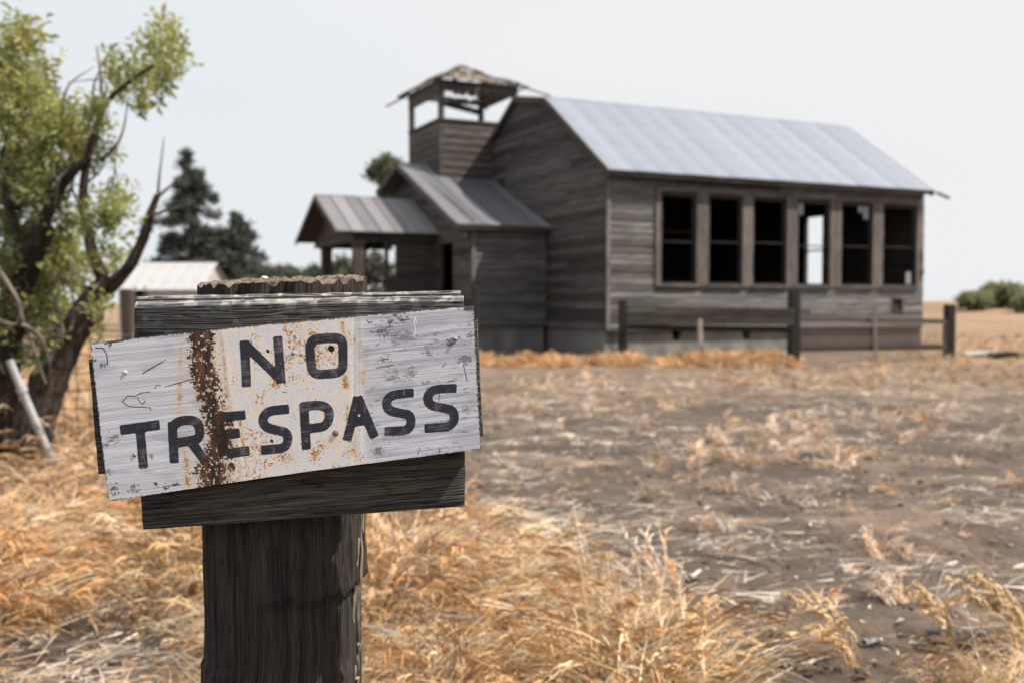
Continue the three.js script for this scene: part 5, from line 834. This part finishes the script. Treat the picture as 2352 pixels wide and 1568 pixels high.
{ // weeds that can be told apart at the lower right
  const weed = (x, yTop, depth, seed, n, spread, label) => {
    const R = RNG(seed), t = at(x, yTop, depth), bX = t.x + spread, bz = -depth + 0.05, H = t.y - groundH(bX, bz), g = group('dry_weed'); g.position.set(bX, groundH(bX, bz), bz); tag(g, label, 'weed');
    const lf = [];
    for (let k = 0; k < n; k++) {
      const top = V(-spread + (R() - 0.5) * H * 0.5 * (k ? 1 : 0), H * (k ? 0.55 + R() * 0.45 : 1), (R() - 0.5) * 0.2), pts = [V((R() - 0.5) * 0.06, -0.02, (R() - 0.5) * 0.06), V(top.x * 0.25 + (R() - 0.5) * 0.03, top.y * 0.5, top.z * 0.4), V(top.x * 0.7, top.y * 0.86, top.z * 0.8), top];
      part('stem', wire(pts, 0.0028, 5), stemMat, g); const c = new THREE.CatmullRomCurve3(pts);
      for (let i = 0; i < 26; i++) { const u = 0.35 + 0.65 * R(), p = c.getPoint(u), a = R() * 6.283; lf.push({ base: p, dir: V(Math.cos(a), 0.5, Math.sin(a)), len: 0.03 + R() * 0.06, w: 0.008 + R() * 0.006, bend: V(0, -2.6, 0), c: R() < 0.6 ? [0.5, 0.35, 0.19] : [0.58, 0.45, 0.29], segs: 5 }); }
    }
    const m = part('curled_leaves', blades(lf), grassMat, g); m.userData.kind = 'stuff'; put(g);
  };
  const stemMat = new THREE.MeshStandardMaterial({ color: rgb(0.5, 0.35, 0.18), roughness: 0.9 });
  weed(2205, 1295, 3.75, 801, 9, 0.22, 'tallest dry curled weed near the right edge of the foreground');
  weed(2085, 1330, 3.7, 803, 6, 0.16, 'drooping dry weed left of the tallest one at the lower right');
  weed(1836, 1345, 3.6, 805, 3, 0.2, 'thin single stemmed dry weed leaning over the bare soil');
  weed(1880, 1440, 3.45, 807, 5, 0.1, 'bushy low dry weed at the bottom right of the bare soil');
  weed(2290, 1360, 3.6, 809, 6, 0.1, 'dry weed cut by the right edge beside the tallest one');
  const stick = (pts, r, label, col) => { const w = pts.map(([x, y, dy = 0.012]) => { const q = at(x, y, 1).sub(camera.position); const t = EYE / -q.y, p = camera.position.clone().addScaledVector(q, t); p.y = groundH(p.x, p.z) + dy; return p; }), m = part('stick', limb(w, r, r * 0.6, 14, 5, 7, 0.1), new THREE.MeshStandardMaterial({ color: rgb(...col), map: barkTex, roughness: 0.9 })); put(tag(m, label, 'stick')); };
  stick([[1624, 1412], [1648, 1392], [1700, 1390], [1762, 1391]], 0.011, 'pale stick with a bent end lying on the bare soil', [0.72, 0.6, 0.46]);
  stick([[1585, 1338], [1608, 1322]], 0.014, 'short white stick above the bent one on the soil', [0.95, 0.92, 0.9]);
  stick([[1826, 1548], [1872, 1528]], 0.014, 'white stick among the straw at the bottom edge', [0.95, 0.92, 0.88]);
  stick([[1985, 1494], [2025, 1474]], 0.013, 'whitish stick between the low weed and the right hand weeds', [0.9, 0.86, 0.82]);
  stick([[20, 1620, 0.02], [70, 1530, 0.03], [130, 1480, 0.05]], 0.009, 'grey dead twig lying in the lower left corner', [0.6, 0.55, 0.5]);
  stick([[190, 1560, 0.03], [240, 1530, 0.04], [310, 1510, 0.06]], 0.007, 'thin grey twig right of the corner twig at the lower left', [0.6, 0.56, 0.52]);
  const sb = at(1862, 1060, 1).sub(camera.position), sp = camera.position.clone().addScaledVector(sb, EYE / -sb.y), st = part('stone', new THREE.IcosahedronGeometry(0.085, 2).scale(1.2, 0.7, 1), new THREE.MeshStandardMaterial({ color: rgb(0.03, 0.028, 0.027), roughness: 0.95 })); st.position.set(sp.x, groundH(sp.x, sp.z) + 0.02, sp.z); { const p = st.geometry.attributes.position; for (let i = 0; i < p.count; i++) { const k = 0.8 + 0.4 * vnoise(p.getX(i) * 20 + 5, p.getY(i) * 20 + p.getZ(i) * 15 + 5, 7); p.setXYZ(i, p.getX(i) * k, p.getY(i) * k, p.getZ(i) * k); } st.geometry.computeVertexNormals(); } put(tag(st, 'dark lump of stone in the middle of the bare yard', 'stone'));
}
renderer.render(scene, camera);
